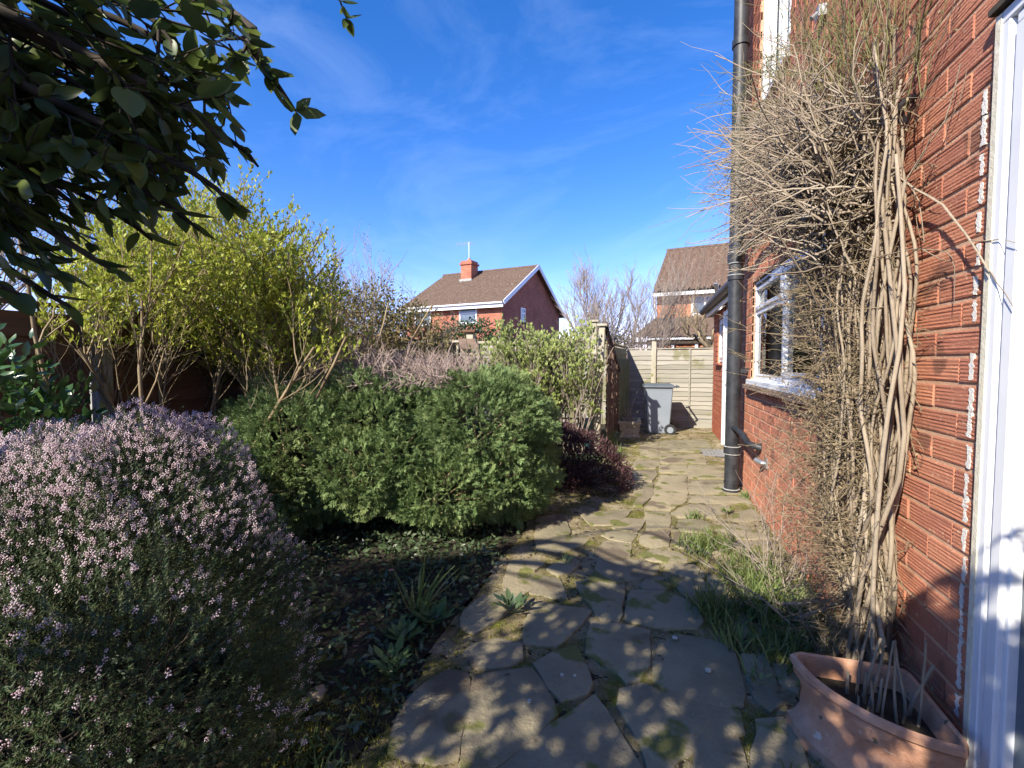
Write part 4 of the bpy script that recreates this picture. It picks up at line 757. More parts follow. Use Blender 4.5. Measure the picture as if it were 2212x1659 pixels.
# ------------------------------------------------------------------ heather
def cloud(name, tm, P, D, S, m, parent, kind='stuff'): V, F = scatter(tm, P, D, S); return fobj(name, V, F, m, parent, kind=kind)
hb = thing('heather_bush', 'large domed heather bush covered in small pink flowers in the left foreground', 'bush', (-1.9, 1.0, 0))
HB = [(-1.5, .95, .30, .48, .48, .58), (-1.93, 1.0, .40, .70, .58, .64), (-1.72, 1.14, .40, .55, .46, .68), (-2.45, .80, .32, .6, .6, .50), (-1.55, .72, .25, .42, .42, .52), (-1.95, .45, .25, .6, .5, .52)]
P_, N_ = dome(34000, HB, .74, 1.03, .07); sp = needle_tmpl(16, .9, .2, .05)
cloud('foliage', sp, P_, N_ * .7 + rdir(len(P_)) * .45 + np.array([0, 0, .55]), rng.uniform(.04, .075, len(P_)), M['heather_leaf'], hb)
fl = []
for i in range(9): a = i * 2.4; z = .25 + .75 * i / 9; c = np.array([.16 * math.cos(a), .16 * math.sin(a), z]); r_ = .10; fl.append((c + np.array([(0, 0, r_), (r_, 0, -r_ * .6), (-r_ * .5, r_ * .87, -r_ * .6), (-r_ * .5, -r_ * .87, -r_ * .6)]), np.array([(0, 1, 2), (0, 2, 3), (0, 3, 1), (1, 3, 2)])))
FL = join(fl)
P_, N_ = dome(30000, HB, .98, 1.07, .07); clump = .5 + .5 * np.sin(P_[:, 0] * 15 + 3 * np.sin(P_[:, 1] * 9)) * np.sin(P_[:, 2] * 19 + P_[:, 1] * 13 + 2 * np.sin(P_[:, 0] * 8))
pr = np.clip((P_[:, 2] - .62) / .42, 0, 1) ** 1.2 * (.35 + .6 * clump) + .05 + .3 * clump ** 4; k = rng.random(len(P_)) < pr
cloud('flower', FL, P_[k], N_[k] * .6 + rdir(k.sum()) * .35 + np.array([0, 0, .6]), rng.uniform(.016, .030, k.sum()), M['heather_flower'], hb)
i_ = rng.choice(len(P_), 90); b0 = np.array([[-1.85, .95, .05]]) + rng.normal(size=(90, 3)) * np.array([.25, .2, 0]); mid = (b0 + P_[i_]) / 2 + rng.normal(size=(90, 3)) * .04
Pt = np.stack([b0, b0 * .5 + mid * .5, mid, mid * .5 + P_[i_] * .5, P_[i_] * .97 + b0 * .03], 1); V, F = tubes(Pt, taper(90, 5, .004, .0015)); fobj('stem', V, F, M['bark_dark'], hb, kind='stuff')

# ------------------------------------------------------------------ juniper
jn = thing('juniper_shrub', 'wide flat topped green juniper with dead pinkish twigs on top in the middle', 'shrub', (-1.8, 3.6, 0))
JB = [(-2.5, 2.78, .60, .42, .42, .48), (-1.28, 3.5, .80, .52, .58, .42), (-1.10, 3.6, .45, .36, .5, .44), (-1.45, 3.1, .40, .42, .36, .26), (-2.15, 3.3, .78, .62, .62, .46), (-2.75, 3.1, .66, .58, .55, .50), (-3.05, 3.3, .60, .40, .5, .50), (-2.35, 3.75, .74, .7, .6, .46), (-1.7, 4.05, .78, .8, .55, .42), (-2.05, 2.88, .52, .42, .34, .30), (-2.6, 2.72, .45, .48, .4, .38), (-1.75, 3.0, .62, .3, .3, .22)]
SPR = [spray_tmpl() for _ in range(3)]
P_, N_ = dome(46000, JB, .80, 1.03, .10, zmin=.06)
for j in range(3):
    q = slice(j, None, 3); cloud('foliage', SPR[j], P_[q], N_[q] * .75 + rdir(len(P_[q])) * .5 + np.array([0, -.05, .1]), rng.uniform(.035, .08, len(P_[q])), M['juniper'], jn)
nb = 130; b0 = np.array([-1.8, 3.6, .05]) + rng.normal(size=(nb, 3)) * np.array([.3, .2, 0]); tip, _ = dome(nb, JB, .7, .9, .05)
mid = (b0 + tip) / 2 + rng.normal(size=(nb, 3)) * .07 - np.array([0, 0, .05]); Pt = np.stack([b0, b0 * .5 + mid * .5, mid, mid * .5 + tip * .5, tip], 1); V, F = tubes(Pt, taper(nb, 5, .016, .004), 4); fobj('branch', V, F, M['bark_tan'], jn, kind='stuff')
n0 = 420; b0 = np.stack([rng.uniform(-2.6, -1.4, n0), rng.uniform(3.0, 4.0, n0), rng.uniform(1.10, 1.21, n0)], 1); P1 = grow(b0, rdir(n0) * .8 + np.array([0, -.1, .7]), rng.uniform(.12, .28, n0), 5, .2)
b1, d1, l1 = kids(P1, 7, .2, 1, .8, (.3, .6), .1); P2_ = grow(b1, d1, l1, 5, .2); V, F = join([tubes(P1, taper(n0, 5, .004, .002)), tubes(P2_, taper(len(P2_), 5, .0022, .0012))]); fobj('dead_twig', V, F, M['deadtwig'], jn, kind='stuff')

# ------------------------------------------------------------------ purple shrub
pu = thing('purple_shrub', 'low rounded dark purple leaved shrub at the edge of the path', 'shrub', (-.75, 4.75, 0))
PB = [(-.74, 4.85, .18, .46, .46, .40), (-.50, 4.72, .12, .32, .34, .32), (-.95, 4.9, .25, .35, .35, .42)]
P_, N_ = dome(9000, PB, .75, 1.04, .05, zmin=.02); cloud('foliage', LEAF4, P_, N_ * .6 + rdir(len(P_)) * .6 + np.array([0, 0, .3]), rng.uniform(.02, .045, len(P_)), M['purple'], pu)
tip, _ = dome(160, PB, .9, 1.05, .05); b0 = np.tile([[-.75, 4.8, .02]], (160, 1)) + rng.normal(size=(160, 3)) * [.1, .1, 0]; Pt = np.stack([b0, (b0 + tip) / 2 + rng.normal(size=(160, 3)) * .02, tip], 1); V, F = tubes(Pt, taper(160, 3, .005, .002)); fobj('stem', V, F, M['bark_dark'], pu, kind='stuff')

# ------------------------------------------------------------------ camellia by the fence
ca = thing('camellia_bush', 'glossy leaved camellia bush with red flowers at the left edge before the dark fence', 'bush', (-3.05, 1.45, 0))
CB = [(-3.0, 1.25, 1.0, .42, .38, .44), (-2.78, 1.42, .80, .40, .3, .40), (-2.95, 1.15, .5, .5, .4, .5)]
P_, N_ = dome(3200, CB, .6, 1.05, .1, zmin=.1); cloud('foliage', LEAF, P_, N_ * .8 + rdir(len(P_)) * .7 + np.array([0, 0, .2]), rng.uniform(.045, .085, len(P_)), M['camellia'], ca)
P_, N_ = dome(7, CB, 1.0, 1.05, .02, zmin=.6)
for p, n_ in zip(P_, N_):
    V, F = scatter(LEAF, np.tile(p, (16, 1)), n_ * .8 + rdir(16) * .7, rng.uniform(.02, .038, 16)); fobj('flower', V, F, M['redflower'], ca)
b0 = np.array([[-3.05, 1.3, 0]]) + rng.normal(size=(14, 3)) * [.08, .08, 0]; P1 = grow(b0, rdir(14) * .5 + np.array([0, 0, 1.]), rng.uniform(.8, 1.2, 14)); V, F = tubes(P1, taper(14, 6, .012, .004), 5); fobj('stem', V, F, M['bark_tan'], ca, kind='stuff')

# ------------------------------------------------------------------ big yellow-green shrub
fo = thing('yellow_green_shrub', 'tall spreading shrub with arching tan stems and fresh yellow green leaves by the fence', 'shrub', (-2.9, 2.6, 0))
n0 = 38; b0 = np.stack([rng.uniform(-3.5, -2.75, n0), rng.uniform(2.1, 3.7, n0), np.full(n0, 0.)], 1); d0 = rdir(n0) * .35 + np.array([0, 0, 1.]) + (b0 - np.array([-2.9, 2.75, 0])) * .5
P1 = grow(b0, d0, rng.uniform(1.5, 2.3, n0), 9, .09); extra = np.array([[-2.75, 2.1, .0], [-2.85, 2.35, .2], [-3.1, 2.5, 0], [-2.85, 2.6, 0]]); ed = np.array([[-.55, .05, 1.], [.5, .2, .8], [-.6, -.1, 1], [.5, .3, 1.]]); P1b = grow(extra, ed, np.array([2.3, 1.4, 2.2, 1.7]), 9, .04)
for k, pp in enumerate(P1b): V, F = tubes(pp[None], taper(1, 9, .02, .009, 0), 7); fobj('stem', V, F, M['bark_tan'], fo, smooth=True)
for k in range(n0): V, F = tubes(P1[k:k + 1], taper(1, 9, .015, .007), 6); fobj('stem', V, F, M['bark_tan'], fo, smooth=True)
PA = np.concatenate([P1, P1b]); b1, d1, l1 = kids(PA, 18, .42, 1, .75, (.25, .55), .15); P2_ = grow(b1, d1, l1, 6, .13, .03)
def keepf(P):
    t = P[:, -1]; e = ((t[:, 0] + 3.15) / 1.2) ** 2 + ((t[:, 1] - 2.7) / 1.0) ** 2 + ((t[:, 2] - 1.6) / 1.28) ** 2; return e < rng.uniform(.8, 1.05, len(P))
P2_ = P2_[keepf(P2_)]; b2, d2, l2 = kids(P2_, 12, .2, 1, .75, (.3, .6), .1); P3_ = grow(b2, d2, np.minimum(l2, .42), 5, .14, .03); P3_ = P3_[keepf(P3_) & ((P3_[:, -1, 2] > 1.3) | (rng.random(len(P3_)) < .12))]; P2_ = P2_[(P2_[:, -1, 2] > 1.25) | (rng.random(len(P2_)) < .3)]
V, F = join([tubes(P2_, taper(len(P2_), 6, .006, .003)), tubes(P3_, taper(len(P3_), 5, .0022, .001))]); fobj('twig', V, F, M['bark_tan'], fo, kind='stuff')
p, d = along(P3_, 25, .1, 1); k = p[:, 2] > 1.38 - .38 * np.clip((p[:, 1] - 2.4) / .9, 0, 1) + .4 * rng.random(len(p)) ** 2; p, d = p[k], d[k]; cloud('foliage', LEAF4, p, d * .6 + rdir(len(p)) * .7 + np.array([0, 0, .35]), rng.uniform(.018, .046, len(p)), M['forsythia'], fo)
print('forsythia leaves', len(p))

# ------------------------------------------------------------------ brown olive brush behind
def brush(name, label, blobs, base, nst, nleaf, lsize, m, mt='bark_grey', tw=1., seedk=6, lo=.45):
    o = thing(name, label, 'shrub', base); tip, tn = dome(nst, blobs, lo, 1.0, .12); b0 = np.array([base]) + rng.normal(size=(nst, 3)) * np.array([.2, .2, 0]); mid = (b0 + tip) / 2 + rng.normal(size=(nst, 3)) * .12
    Pt = np.stack([b0, b0 * .5 + mid * .5, mid, mid * .5 + tip * .5, tip], 1); b1, d1, l1 = kids(Pt, seedk, .5, 1, .8, (.12, .3), .1); P2_ = grow(b1, d1, np.minimum(l1, .6), 5, .2); b2, d2, l2 = kids(P2_, 5, .2, 1, .8, (.4, .7)); P3_ = grow(b2, d2, l2, 4, .2)
    V, F = join([tubes(Pt, taper(nst, 5, .014 * tw, .005 * tw)), tubes(P2_, taper(len(P2_), 5, .004 * tw, .002 * tw)), tubes(P3_, taper(len(P3_), 4, .0025 * tw, .0012 * tw))]); fobj('branch', V, F, M[mt], o, kind='stuff')
    if nleaf: P_, N_ = dome(nleaf, blobs, .6, 1.06, .13, zmin=.15); cloud('foliage', LEAF4, P_, N_ * .5 + rdir(len(P_)) * .8 + np.array([0, 0, .2]), rng.uniform(lsize * .6, lsize * 1.3, len(P_)), M[m], o)
    return o
brush('olive_brown_shrub', 'tangled olive and brown shrub behind the juniper left of the bird box', [(-3.5, 5.0, 1.35, .75, .6, .95), (-2.95, 5.2, 1.25, .6, .5, .80), (-2.85, 5.7, 1.05, .42, .45, .72), (-4.1, 4.9, 1.4, .6, .5, .95)], (-3.3, 5.2, 0), 210, 30000, .05, 'brushleaf', tw=.9)
brush('dark_evergreen_shrub', 'low dark evergreen shrub in shade between the yellow green shrub and the juniper', [(-3.1, 4.0, .7, .5, .5, .6), (-2.7, 4.5, .65, .5, .4, .62)], (-2.9, 4.2, 0), 60, 6000, .045, 'holly', 'bark_dark')
brush('laurel_shrub', 'dark glossy laurel rising behind the bird box before the far house', [(-4.3, 10.5, 1.6, .95, .7, .75), (-3.75, 10.6, 1.2, .6, .6, .7)], (-4.2, 10.6, 0), 60, 5500, .10, 'holly', 'bark_dark', tw=1.5)
brush('ivy_clad_shrub', 'small dark bush seen behind the bare tree stems at the right', [(-1.1, 15.6, 1.6, .55, .5, .8)], (-1.1, 15.6, 0), 30, 2500, .10, 'brushleaf', 'bark_dark', tw=1.5)

# ------------------------------------------------------------------ pale shrub on the trellis
li = thing('pale_leaved_shrub', 'upright shrub with pale fresh green leaf clusters trained on the trellis', 'shrub', (-1.7, 6.5, 0))
n0 = 60; b0 = np.stack([rng.uniform(-2.2, -.9, n0), rng.uniform(6.3, 6.65, n0), np.full(n0, 0.)], 1); P1 = grow(b0, rdir(n0) * .28 + np.array([0, 0, 1.]), rng.uniform(1.2, 1.75, n0), 8, .1, .05); b1, d1, l1 = kids(P1, 14, .25, 1, .65, (.18, .35), .3); P2_ = grow(b1, d1, l1, 5, .14, .05)
t = P2_[:, -1]; k = (t[:, 0] > -2.35) & (t[:, 0] < -.72) & (t[:, 1] > 5.9) & (t[:, 2] < 1.75 + .15 * np.sin(t[:, 0] * 6)); P2_ = P2_[k]
b2, d2, l2 = kids(P2_, 4, .4, 1, .7, (.3, .5), .4); P3_ = grow(b2, d2, l2, 4, .15); V, F = join([tubes(P1, taper(n0, 8, .009, .004), 4), tubes(P2_, taper(len(P2_), 5, .004, .002)), tubes(P3_, taper(len(P3_), 4, .0025, .0015))]); fobj('branch', V, F, M['bark_grey'], li, kind='stuff')
tp = np.concatenate([P3_[:, -1], P2_[:, -1], P3_[:, 2]]); td = np.concatenate([P3_[:, -1] - P3_[:, -2], P2_[:, -1] - P2_[:, -2], P3_[:, 2] - P3_[:, 1]]); tp = np.repeat(tp, 5, 0); td = np.repeat(unit(td), 5, 0)
cloud('foliage', LEAF, tp, td * .8 + rdir(len(tp)) * .6 + np.array([0, 0, .4]), rng.uniform(.03, .065, len(tp)), M['lilacleaf'], li); print('lilac leaves', len(tp))

# ------------------------------------------------------------------ bare trees
def bare_tree(name, label, base, h_, nst, spread, m='bark_grey', k=(9, 7, 5), r0=.05, leaf=None, trunk_h=0, wander=.07):
    o = thing(name, label, 'tree', base); b0 = np.array([base]) + rng.normal(size=(nst, 3)) * np.array([.15, .1, 0]) + np.array([0, 0, trunk_h]); P1 = grow(b0, rdir(nst) * spread * np.array([1, 1, .3]) + np.array([0, 0, 1.]), rng.uniform(.75, 1.0, nst) * (h_ - trunk_h), 10, wander, .06)
    for q in P1: V, F = tubes(q[None], taper(1, 10, r0, r0 * .2, .15), 6); fobj('trunk', V, F, M[m], o, smooth=True)
    if trunk_h: b = MB(); b.tube([base, (base[0] + .03, base[1], trunk_h * .6), (base[0], base[1], trunk_h * 1.15)], [r0 * 1.9, r0 * 1.6, r0 * 1.3], 9); b.build('trunk', M[m], o, smooth=True)
    Ps = []; cur = P1
    for li_, kk in enumerate(k):
        b1, d1, l1 = kids(cur, kk, .25, 1, .55 + .1 * li_, (.28, .55) if li_ == 0 else (.35, .65), .35); cur = grow(b1, d1, l1, 6, .1, .05); Ps.append(tubes(cur, taper(len(cur), 6, r0 * .28 / (1 + 1.1 * li_), r0 * .1 / (1 + li_)), 3))
    V, F = join(Ps); fobj('crown', V, F, M[m], o, kind='stuff')
    if leaf: p, d = along(cur, leaf[0], .3, 1); cloud('bud', LEAF4, p, d * .7 + rdir(len(p)) * .5, leaf[1], M[leaf[2]], o)
    return o
bare_tree('bare_tree', 'leafless many-stemmed grey tree behind the trellis against the sky', (-1.45, 14.2, 0), 3.75, 10, .42, k=(9, 7, 4), r0=.05, wander=.1)
bare_tree('bare_tree', 'leafless thin-stemmed tree right beside the tiled roof house', (-.2, 14.6, 0), 3.5, 8, .36, k=(9, 7, 4), r0=.04, wander=.1)
bare_tree('gnarled_tree', 'gnarled brown fruit tree with twisted bare limbs in front of the tiled roof house', (1.45, 12.6, 0), 2.9, 5, .9, m='bark_tan', k=(6, 6, 4), r0=.06, trunk_h=1.5, wander=.25)
bare_tree('budding_tree', 'bare budding tree with upright twigs above the shrubs right of the yellow green shrub', (-5.4, 6.9, 0), 2.7, 7, .6, m='bark_grey', k=(8, 6, 4), r0=.035, leaf=(1, .035, 'brushleaf'))
bare_tree('budding_tree', 'taller budding tree showing above the left fence behind the yellow green shrub', (-7.3, 5.4, 0), 3.0, 7, .5, m='bark_grey', k=(8, 6, 4), r0=.04, leaf=(1, .03, 'forsythia'))
bare_tree('budding_tree', 'leaning leafless tree seen beyond the dark fence at the far left', (-7.2, 2.6, 0), 3.3, 7, .5, m='bark_grey', k=(8, 6, 4), r0=.04, leaf=(1, .03, 'brushleaf'))

# ------------------------------------------------------------------ wall climber
vi = thing('wall_climber', 'dense leafless climber with twisted pale stems and a bushy twig tangle on the brick wall', 'climber', (.8, 2.05, 0))
def spline(pts, K=14):
    pts = np.array(pts, float); n = len(pts); t = np.linspace(0, n - 1, K); out_ = []
    for v in t:
        i = min(int(v), n - 2); f = v - i; p0 = pts[max(i - 1, 0)]; p1 = pts[i]; p2 = pts[i + 1]; p3 = pts[min(i + 2, n - 1)]
        out_.append(.5 * ((2 * p1) + (-p0 + p2) * f + (2 * p0 - 5 * p1 + 4 * p2 - p3) * f * f + (-p0 + 3 * p1 - 3 * p2 + p3) * f ** 3))
    return np.array(out_)
STEMS = []
for k in range(32):                                    # thick entwined stems on the near side
    ph = rng.uniform(0, 6.28); am = rng.uniform(.02, .05); y0 = rng.uniform(2.0, 2.16); yt = rng.uniform(1.98, 2.24); x0 = rng.uniform(.76, .86)
    zs = np.linspace(.0, rng.uniform(1.9, 2.5), 30); tt = zs / 2.4
    y = y0 + (yt - y0) * np.clip(tt * 1.8, 0, 1) - .07 * np.sin(np.clip(tt, 0, 1) * np.pi) + am * np.sin(zs * rng.uniform(3.2, 6) + ph) + .014 * np.sin(zs * rng.uniform(11, 17) + ph * 3); x = x0 - .04 * np.clip(tt, 0, 1) + .025 * np.sin(zs * 4 + ph * 2)
    pth = np.stack([np.minimum(x, .86), y, zs], 1); STEMS.append(pth); V, F = tubes(pth[None], taper(1, 30, rng.uniform(.0045, .0105), .0045, 0), 6); fobj('main_stem', V, F, M['vine'], vi, smooth=True)
for k in range(19):                                    # thinner stems farther along the wall
    y0 = rng.uniform(1.95, 2.2); y1 = rng.uniform(2.05, 2.5); zt = rng.uniform(1.6, 2.4); zs = np.linspace(0.0, zt, 30); tt = zs / zt
    y = y0 + (y1 - y0) * np.clip(tt * 1.7, 0, 1) ** .8 + .045 * np.sin(zs * rng.uniform(3, 6) + rng.uniform(0, 6)) + .016 * np.sin(zs * rng.uniform(10, 18) + k); x = .80 - .1 * np.sin(tt * 2.2) * rng.uniform(.3, 1.2) + .02 * np.sin(zs * 7)
    pth = np.stack([np.minimum(x, .86), y, zs], 1); STEMS.append(pth); V, F = tubes(pth[None], taper(1, 30, rng.uniform(.0035, .007), .0032, 0), 5); fobj('main_stem', V, F, M['vine'], vi, smooth=True)
SA = np.stack(STEMS)
# bushy twig ball at the top: twigs sweep up and over, then away along the wall
n1 = 1050; s_ = rng.beta(1.1, 1.9, n1); b0 = np.stack([rng.uniform(.56, .82, n1), 1.93 + .95 * s_, 1.88 + .60 * s_ + rng.normal(0, .17, n1) * (1 - .5 * s_)], 1)
d0 = np.stack([rng.normal(-.12, .3, n1), rng.normal(.75, .55, n1), rng.normal(.28, .45, n1)], 1); P1 = grow(b0, d0, rng.uniform(.2, .6, n1), 8, .16, -.02); P1[:, :, 0] = np.minimum(P1[:, :, 0], .87)
k = (P1[:, -1, 1] < 3.25) & (P1[:, -1, 2] > 1.55 + .55 * (P1[:, -1, 1] - 2.0)); P1 = P1[k]; V, F = tubes(P1, taper(len(P1), 8, .0042, .002), 3)
b1, d1, l1 = kids(P1, 2, .3, 1, .6, (.3, .6), .05); P2_ = grow(b1, d1, l1, 5, .15); P2_[:, :, 0] = np.minimum(P2_[:, :, 0], .88); V2, F2 = tubes(P2_, taper(len(P2_), 5, .0018, .0009), 3); V, F = join([(V, F), (V2, F2)]); fobj('dry_twig', V, F, M['vine'], vi, kind='stuff')
# long green whips, left over the pipe and up the wall
n1 = 170; b0 = np.stack([rng.uniform(.55, .78, n1), rng.uniform(2.4, 3.2, n1), rng.uniform(2.2, 2.85, n1)], 1); d0 = np.stack([rng.normal(-.16, .17, n1), rng.normal(1.0, .3, n1), rng.normal(.28, .28, n1)], 1); P1 = grow(b0, d0, rng.uniform(.25, .8, n1), 8, .1, -.015); P1[:, :, 0] = np.minimum(P1[:, :, 0], .86)
n2 = 95; b0 = np.stack([rng.uniform(.7, .85, n2), rng.uniform(1.8, 2.8, n2), rng.uniform(2.1, 2.6, n2)], 1); d0 = np.stack([rng.normal(-.05, .12, n2), rng.normal(0, .5, n2), rng.normal(1.0, .3, n2)], 1); P1c = grow(b0, d0, rng.uniform(.25, .9, n2), 8, .1, -.01); P1c[:, :, 0] = np.minimum(P1c[:, :, 0], .87)
PA = np.concatenate([P1, P1c]); b1, d1, l1 = kids(PA, 5, .25, 1, .6, (.15, .4), .1); P2_ = grow(b1, d1, l1, 5, .12); P2_[:, :, 0] = np.minimum(P2_[:, :, 0], .88)
V, F = join([tubes(PA, taper(len(PA), 8, .0024, .0011), 3), tubes(P2_, taper(len(P2_), 5, .0012, .0007), 3)]); fobj('green_shoot', V, F, M['vinegreen'], vi, kind='stuff')
# small twigs and shrivelled leaflets down the middle
pth, td = along(SA, 20, .08, .95); k = (pth[:, 1] > 2.0) | (rng.random(len(pth)) < .3); pth, td = pth[k], td[k]; n3 = len(pth); d0 = rdir(n3) * np.array([.7, 1, .8]) + np.array([-.35, .25, .1]); P3_ = grow(pth, d0, rng.uniform(.06, .3, n3), 6, .2); P3_[:, :, 0] = np.minimum(P3_[:, :, 0], .88)
n4 = 330; b4 = np.stack([rng.uniform(.66, .86, n4), 2.12 + .38 * rng.beta(1, 1.4, n4), rng.uniform(.35, 2.1, n4)], 1); P4 = grow(b4, rdir(n4) + np.array([-.2, .3, .2]), rng.uniform(.1, .4, n4), 6, .18); P4[:, :, 0] = np.minimum(P4[:, :, 0], .88)
k = (P4[:, -1, 1] < 2.5); P4 = P4[k]; P3_ = P3_[(P3_[:, -1, 1] < 2.48) | (rng.random(len(P3_)) < .07)]; PB_ = np.concatenate([P3_, P4]); b5, d5, l5 = kids(PB_, 3, .2, 1, .8, (.3, .6)); P5 = grow(b5, d5, l5, 5, .2); P5[:, :, 0] = np.minimum(P5[:, :, 0], .885); P5 = P5[(P5[:, -1, 1] < 2.52) | (rng.random(len(P5)) < .12)]
V, F = join([tubes(PB_, taper(len(PB_), 6, .0024, .0011)), tubes(P5, taper(len(P5), 5, .0013, .0008))]); fobj('twig', V, F, M['vineleaf'], vi, kind='stuff')
p, d = along(P5, 2, .2, 1); cloud('leaflet', LEAF4, p, rdir(len(p)), rng.uniform(.008, .02, len(p)), M['vineleaf'], vi)
# dead stems spreading at the foot
n6 = 38; b0 = np.stack([rng.uniform(.6, .84, n6), rng.uniform(2.1, 3.0, n6), np.full(n6, .0)], 1); P6 = grow(b0, rdir(n6) * .7 + np.array([-.1, .2, .9]), rng.uniform(.2, .75, n6), 7, .14); P6[:, :, 0] = np.minimum(P6[:, :, 0], .87); b7, d7, l7 = kids(P6, 6, .2, 1, .7, (.2, .5)); P7 = grow(b7, d7, l7, 5, .15); V, F = join([tubes(P6, taper(n6, 7, .004, .002)), tubes(P7, taper(len(P7), 5, .0018, .001))]); fobj('dead_shoot', V, F, M['bark_grey'], vi, kind='stuff')
for pts, r_ in [([(.66, 2.55, .0), (.70, 2.35, .16), (.78, 2.15, .35), (.82, 2.0, .6)], .011), ([(.5, 2.75, .02), (.62, 2.5, .12), (.74, 2.25, .28)], .010), ([(.80, 1.95, .0), (.77, 1.92, .4), (.74, 1.84, .75), (.74, 1.80, 1.1), (.79, 1.83, 1.5), (.78, 1.9, 2.0)], .0085), ([(.78, 2.0, .0), (.74, 1.97, .4), (.76, 1.88, .7), (.8, 1.82, 1.0), (.78, 1.86, 1.4), (.76, 1.95, 1.9)], .009), ([(.8, 1.9, .3), (.76, 1.98, .7), (.8, 2.06, 1.1), (.77, 1.95, 1.5), (.8, 1.88, 1.9)], .008), ([(.78, 2.1, .2), (.75, 2.0, .6), (.79, 1.9, 1.0), (.75, 1.95, 1.4), (.8, 2.1, 1.8)], .008)]:
    q = spline(pts, 12); V, F = tubes(q[None], taper(1, 12, r_, r_ * .7, 0), 7); fobj('main_stem', V, F, M['vine'], vi, smooth=True)

# ------------------------------------------------------------------ overhanging tree (crown reaches over and behind the camera)
ov = thing('overhanging_tree', 'broad leaved tree whose dark branches hang into the top left corner', 'tree', (-2.9, -1.2, 0))
b = MB(); b.tube([(-2.9, -1.2, -.05), (-2.85, -1.15, .9), (-2.75, -.95, 1.8), (-2.6, -.7, 2.5)], [.11, .09, .075, .05], 12); b.build('trunk', M['bark_dark'], ov, smooth=True)
BR = [[(-2.6, -.7, 2.5), (-2.3, .1, 2.75), (-1.7, .8, 2.55), (-1.15, 1.25, 2.28), (-1.06, 1.3, 2.12)],
      [(-2.6, -.7, 2.5), (-2.4, .2, 2.5), (-1.9, .85, 2.25), (-1.5, 1.15, 1.98), (-1.28, 1.3, 1.92)],
      [(-2.7, -.8, 2.3), (-2.5, .2, 2.2), (-2.1, .8, 1.95), (-1.7, 1.1, 1.72), (-1.48, 1.28, 1.66)],
      [(-2.7, -.8, 2.3), (-2.6, .3, 2.0), (-2.3, .85, 1.75), (-1.95, 1.1, 1.55), (-1.75, 1.2, 1.5)],
      [(-2.6, -.7, 2.5), (-2.5, .3, 2.9), (-2.1, .9, 2.75), (-1.6, 1.2, 2.45), (-1.35, 1.3, 2.3)],
      [(-2.6, -.7, 2.5), (-2.5, .5, 2.6), (-2.2, .95, 2.45), (-1.85, 1.15, 2.2), (-1.6, 1.25, 2.05)],
      [(-2.6, -.7, 2.5), (-2.7, .5, 2.3), (-2.5, 1.0, 2.05), (-2.2, 1.1, 1.85), (-1.95, 1.2, 1.75)],
      [(-2.6, -.7, 2.5), (-2.0, -.7, 2.4), (-1.3, -.7, 2.3), (-.6, -.6, 2.2), (.2, -.15, 2.05)],
      [(-2.6, -.7, 2.5), (-2.0, -1.1, 2.2), (-1.4, -1.4, 2.1), (-.7, -1.5, 2.0), (-.2, -1.4, 1.9)],
      [(-2.6, -.7, 2.5), (-2.0, -.6, 2.5), (-1.4, -.9, 2.4), (-.9, -1.0, 2.3), (-.45, -1.1, 2.2)]]
EX = [(-1.0, 0.78, 1.99), (-1.06, 0.9, 2.0), (-0.8, 0.71, 1.73), (-0.93, 0.93, 1.78), (-0.82, 0.75, 1.62), (-0.92, 0.76, 1.58), (-1.14, 0.82, 1.59), (-1.08, 0.7, 1.49), (-1.22, 0.7, 1.42), (-1.11, 0.57, 1.42), (-1.3, 0.77, 1.98), (-1.13, 0.74, 1.84), (-1.19, 0.65, 1.71), (-1.16, 0.81, 1.74), (-1.11, 0.66, 1.61), (-1.28, 0.66, 1.58), (-1.17, 0.61, 1.95), (-1.09, 0.72, 1.98), (-0.93, 0.7, 1.78), (-1.15, 0.65, 1.79), (-1.44, 0.72, 1.93), (-0.91, 0.72, 1.66), (-1.16, 0.71, 1.75), (-1.5, 0.76, 1.71), (-1.19, 0.87, 2.02)]
BR = [[(-2.6, -.7, 2.5), (-1.9, .2, 2.65), (-1.04, 0.83, 2.18), (-0.88, 0.865, 2.01), (-0.78, 0.89, 1.87)]] + [[(-2.6, -.7, 2.5), (-2.3 + .15 * math.sin(i), -.05, 2.35 + .2 * math.sin(i * 2.1)), ((-2.15 + x) / 2, .38 + .06 * math.sin(i * 3), (2.4 + z) / 2), (x - .13, y - .06, z + .10), (x, y, z)] for i, (x, y, z) in enumerate(EX)] + BR[7:]
BR[:26] = [[tuple((np.array(p) - [0, 0, 1.3]) * ((1, .88, .70, .62, .62)[k]) + [0, 0, 1.3]) for k, p in enumerate(q)] for q in BR[:26]]
NV = 1 + len(EX)
BP = np.stack([spline(q, 16) for q in BR])
for q in BP: V, F = tubes(q[None], taper(1, 16, .014, .0018, 0), 6); fobj('branch', V, F, M['bark_dark'], ov, smooth=True)
b1, d1, l1 = kids(BP[:NV], 8, .45, .98, .55, (.05, .10), -.1); P2_ = grow(b1, d1, l1, 6, .12, -.03)
b1c, d1c, l1c = kids(BP[NV:], 30, .2, 1., .8, (.12, .3)); P2c = grow(b1c, d1c, l1c, 6, .12)
def oks(P): t = P[:, -1]; return (t[:, 1] + 1.5 * t[:, 2] < 2.95 + rng.normal(size=len(t)) * .08) & (np.linalg.norm(t - np.array([0, 0, 1.3]), axis=1) > .6) & ~((t[:, 1] > -.15) & (np.abs(t[:, 0]) < 1.0) & (t[:, 0] < .1))
P2c = P2c[oks(P2c)]
camp = np.array([0, 0, 1.3])
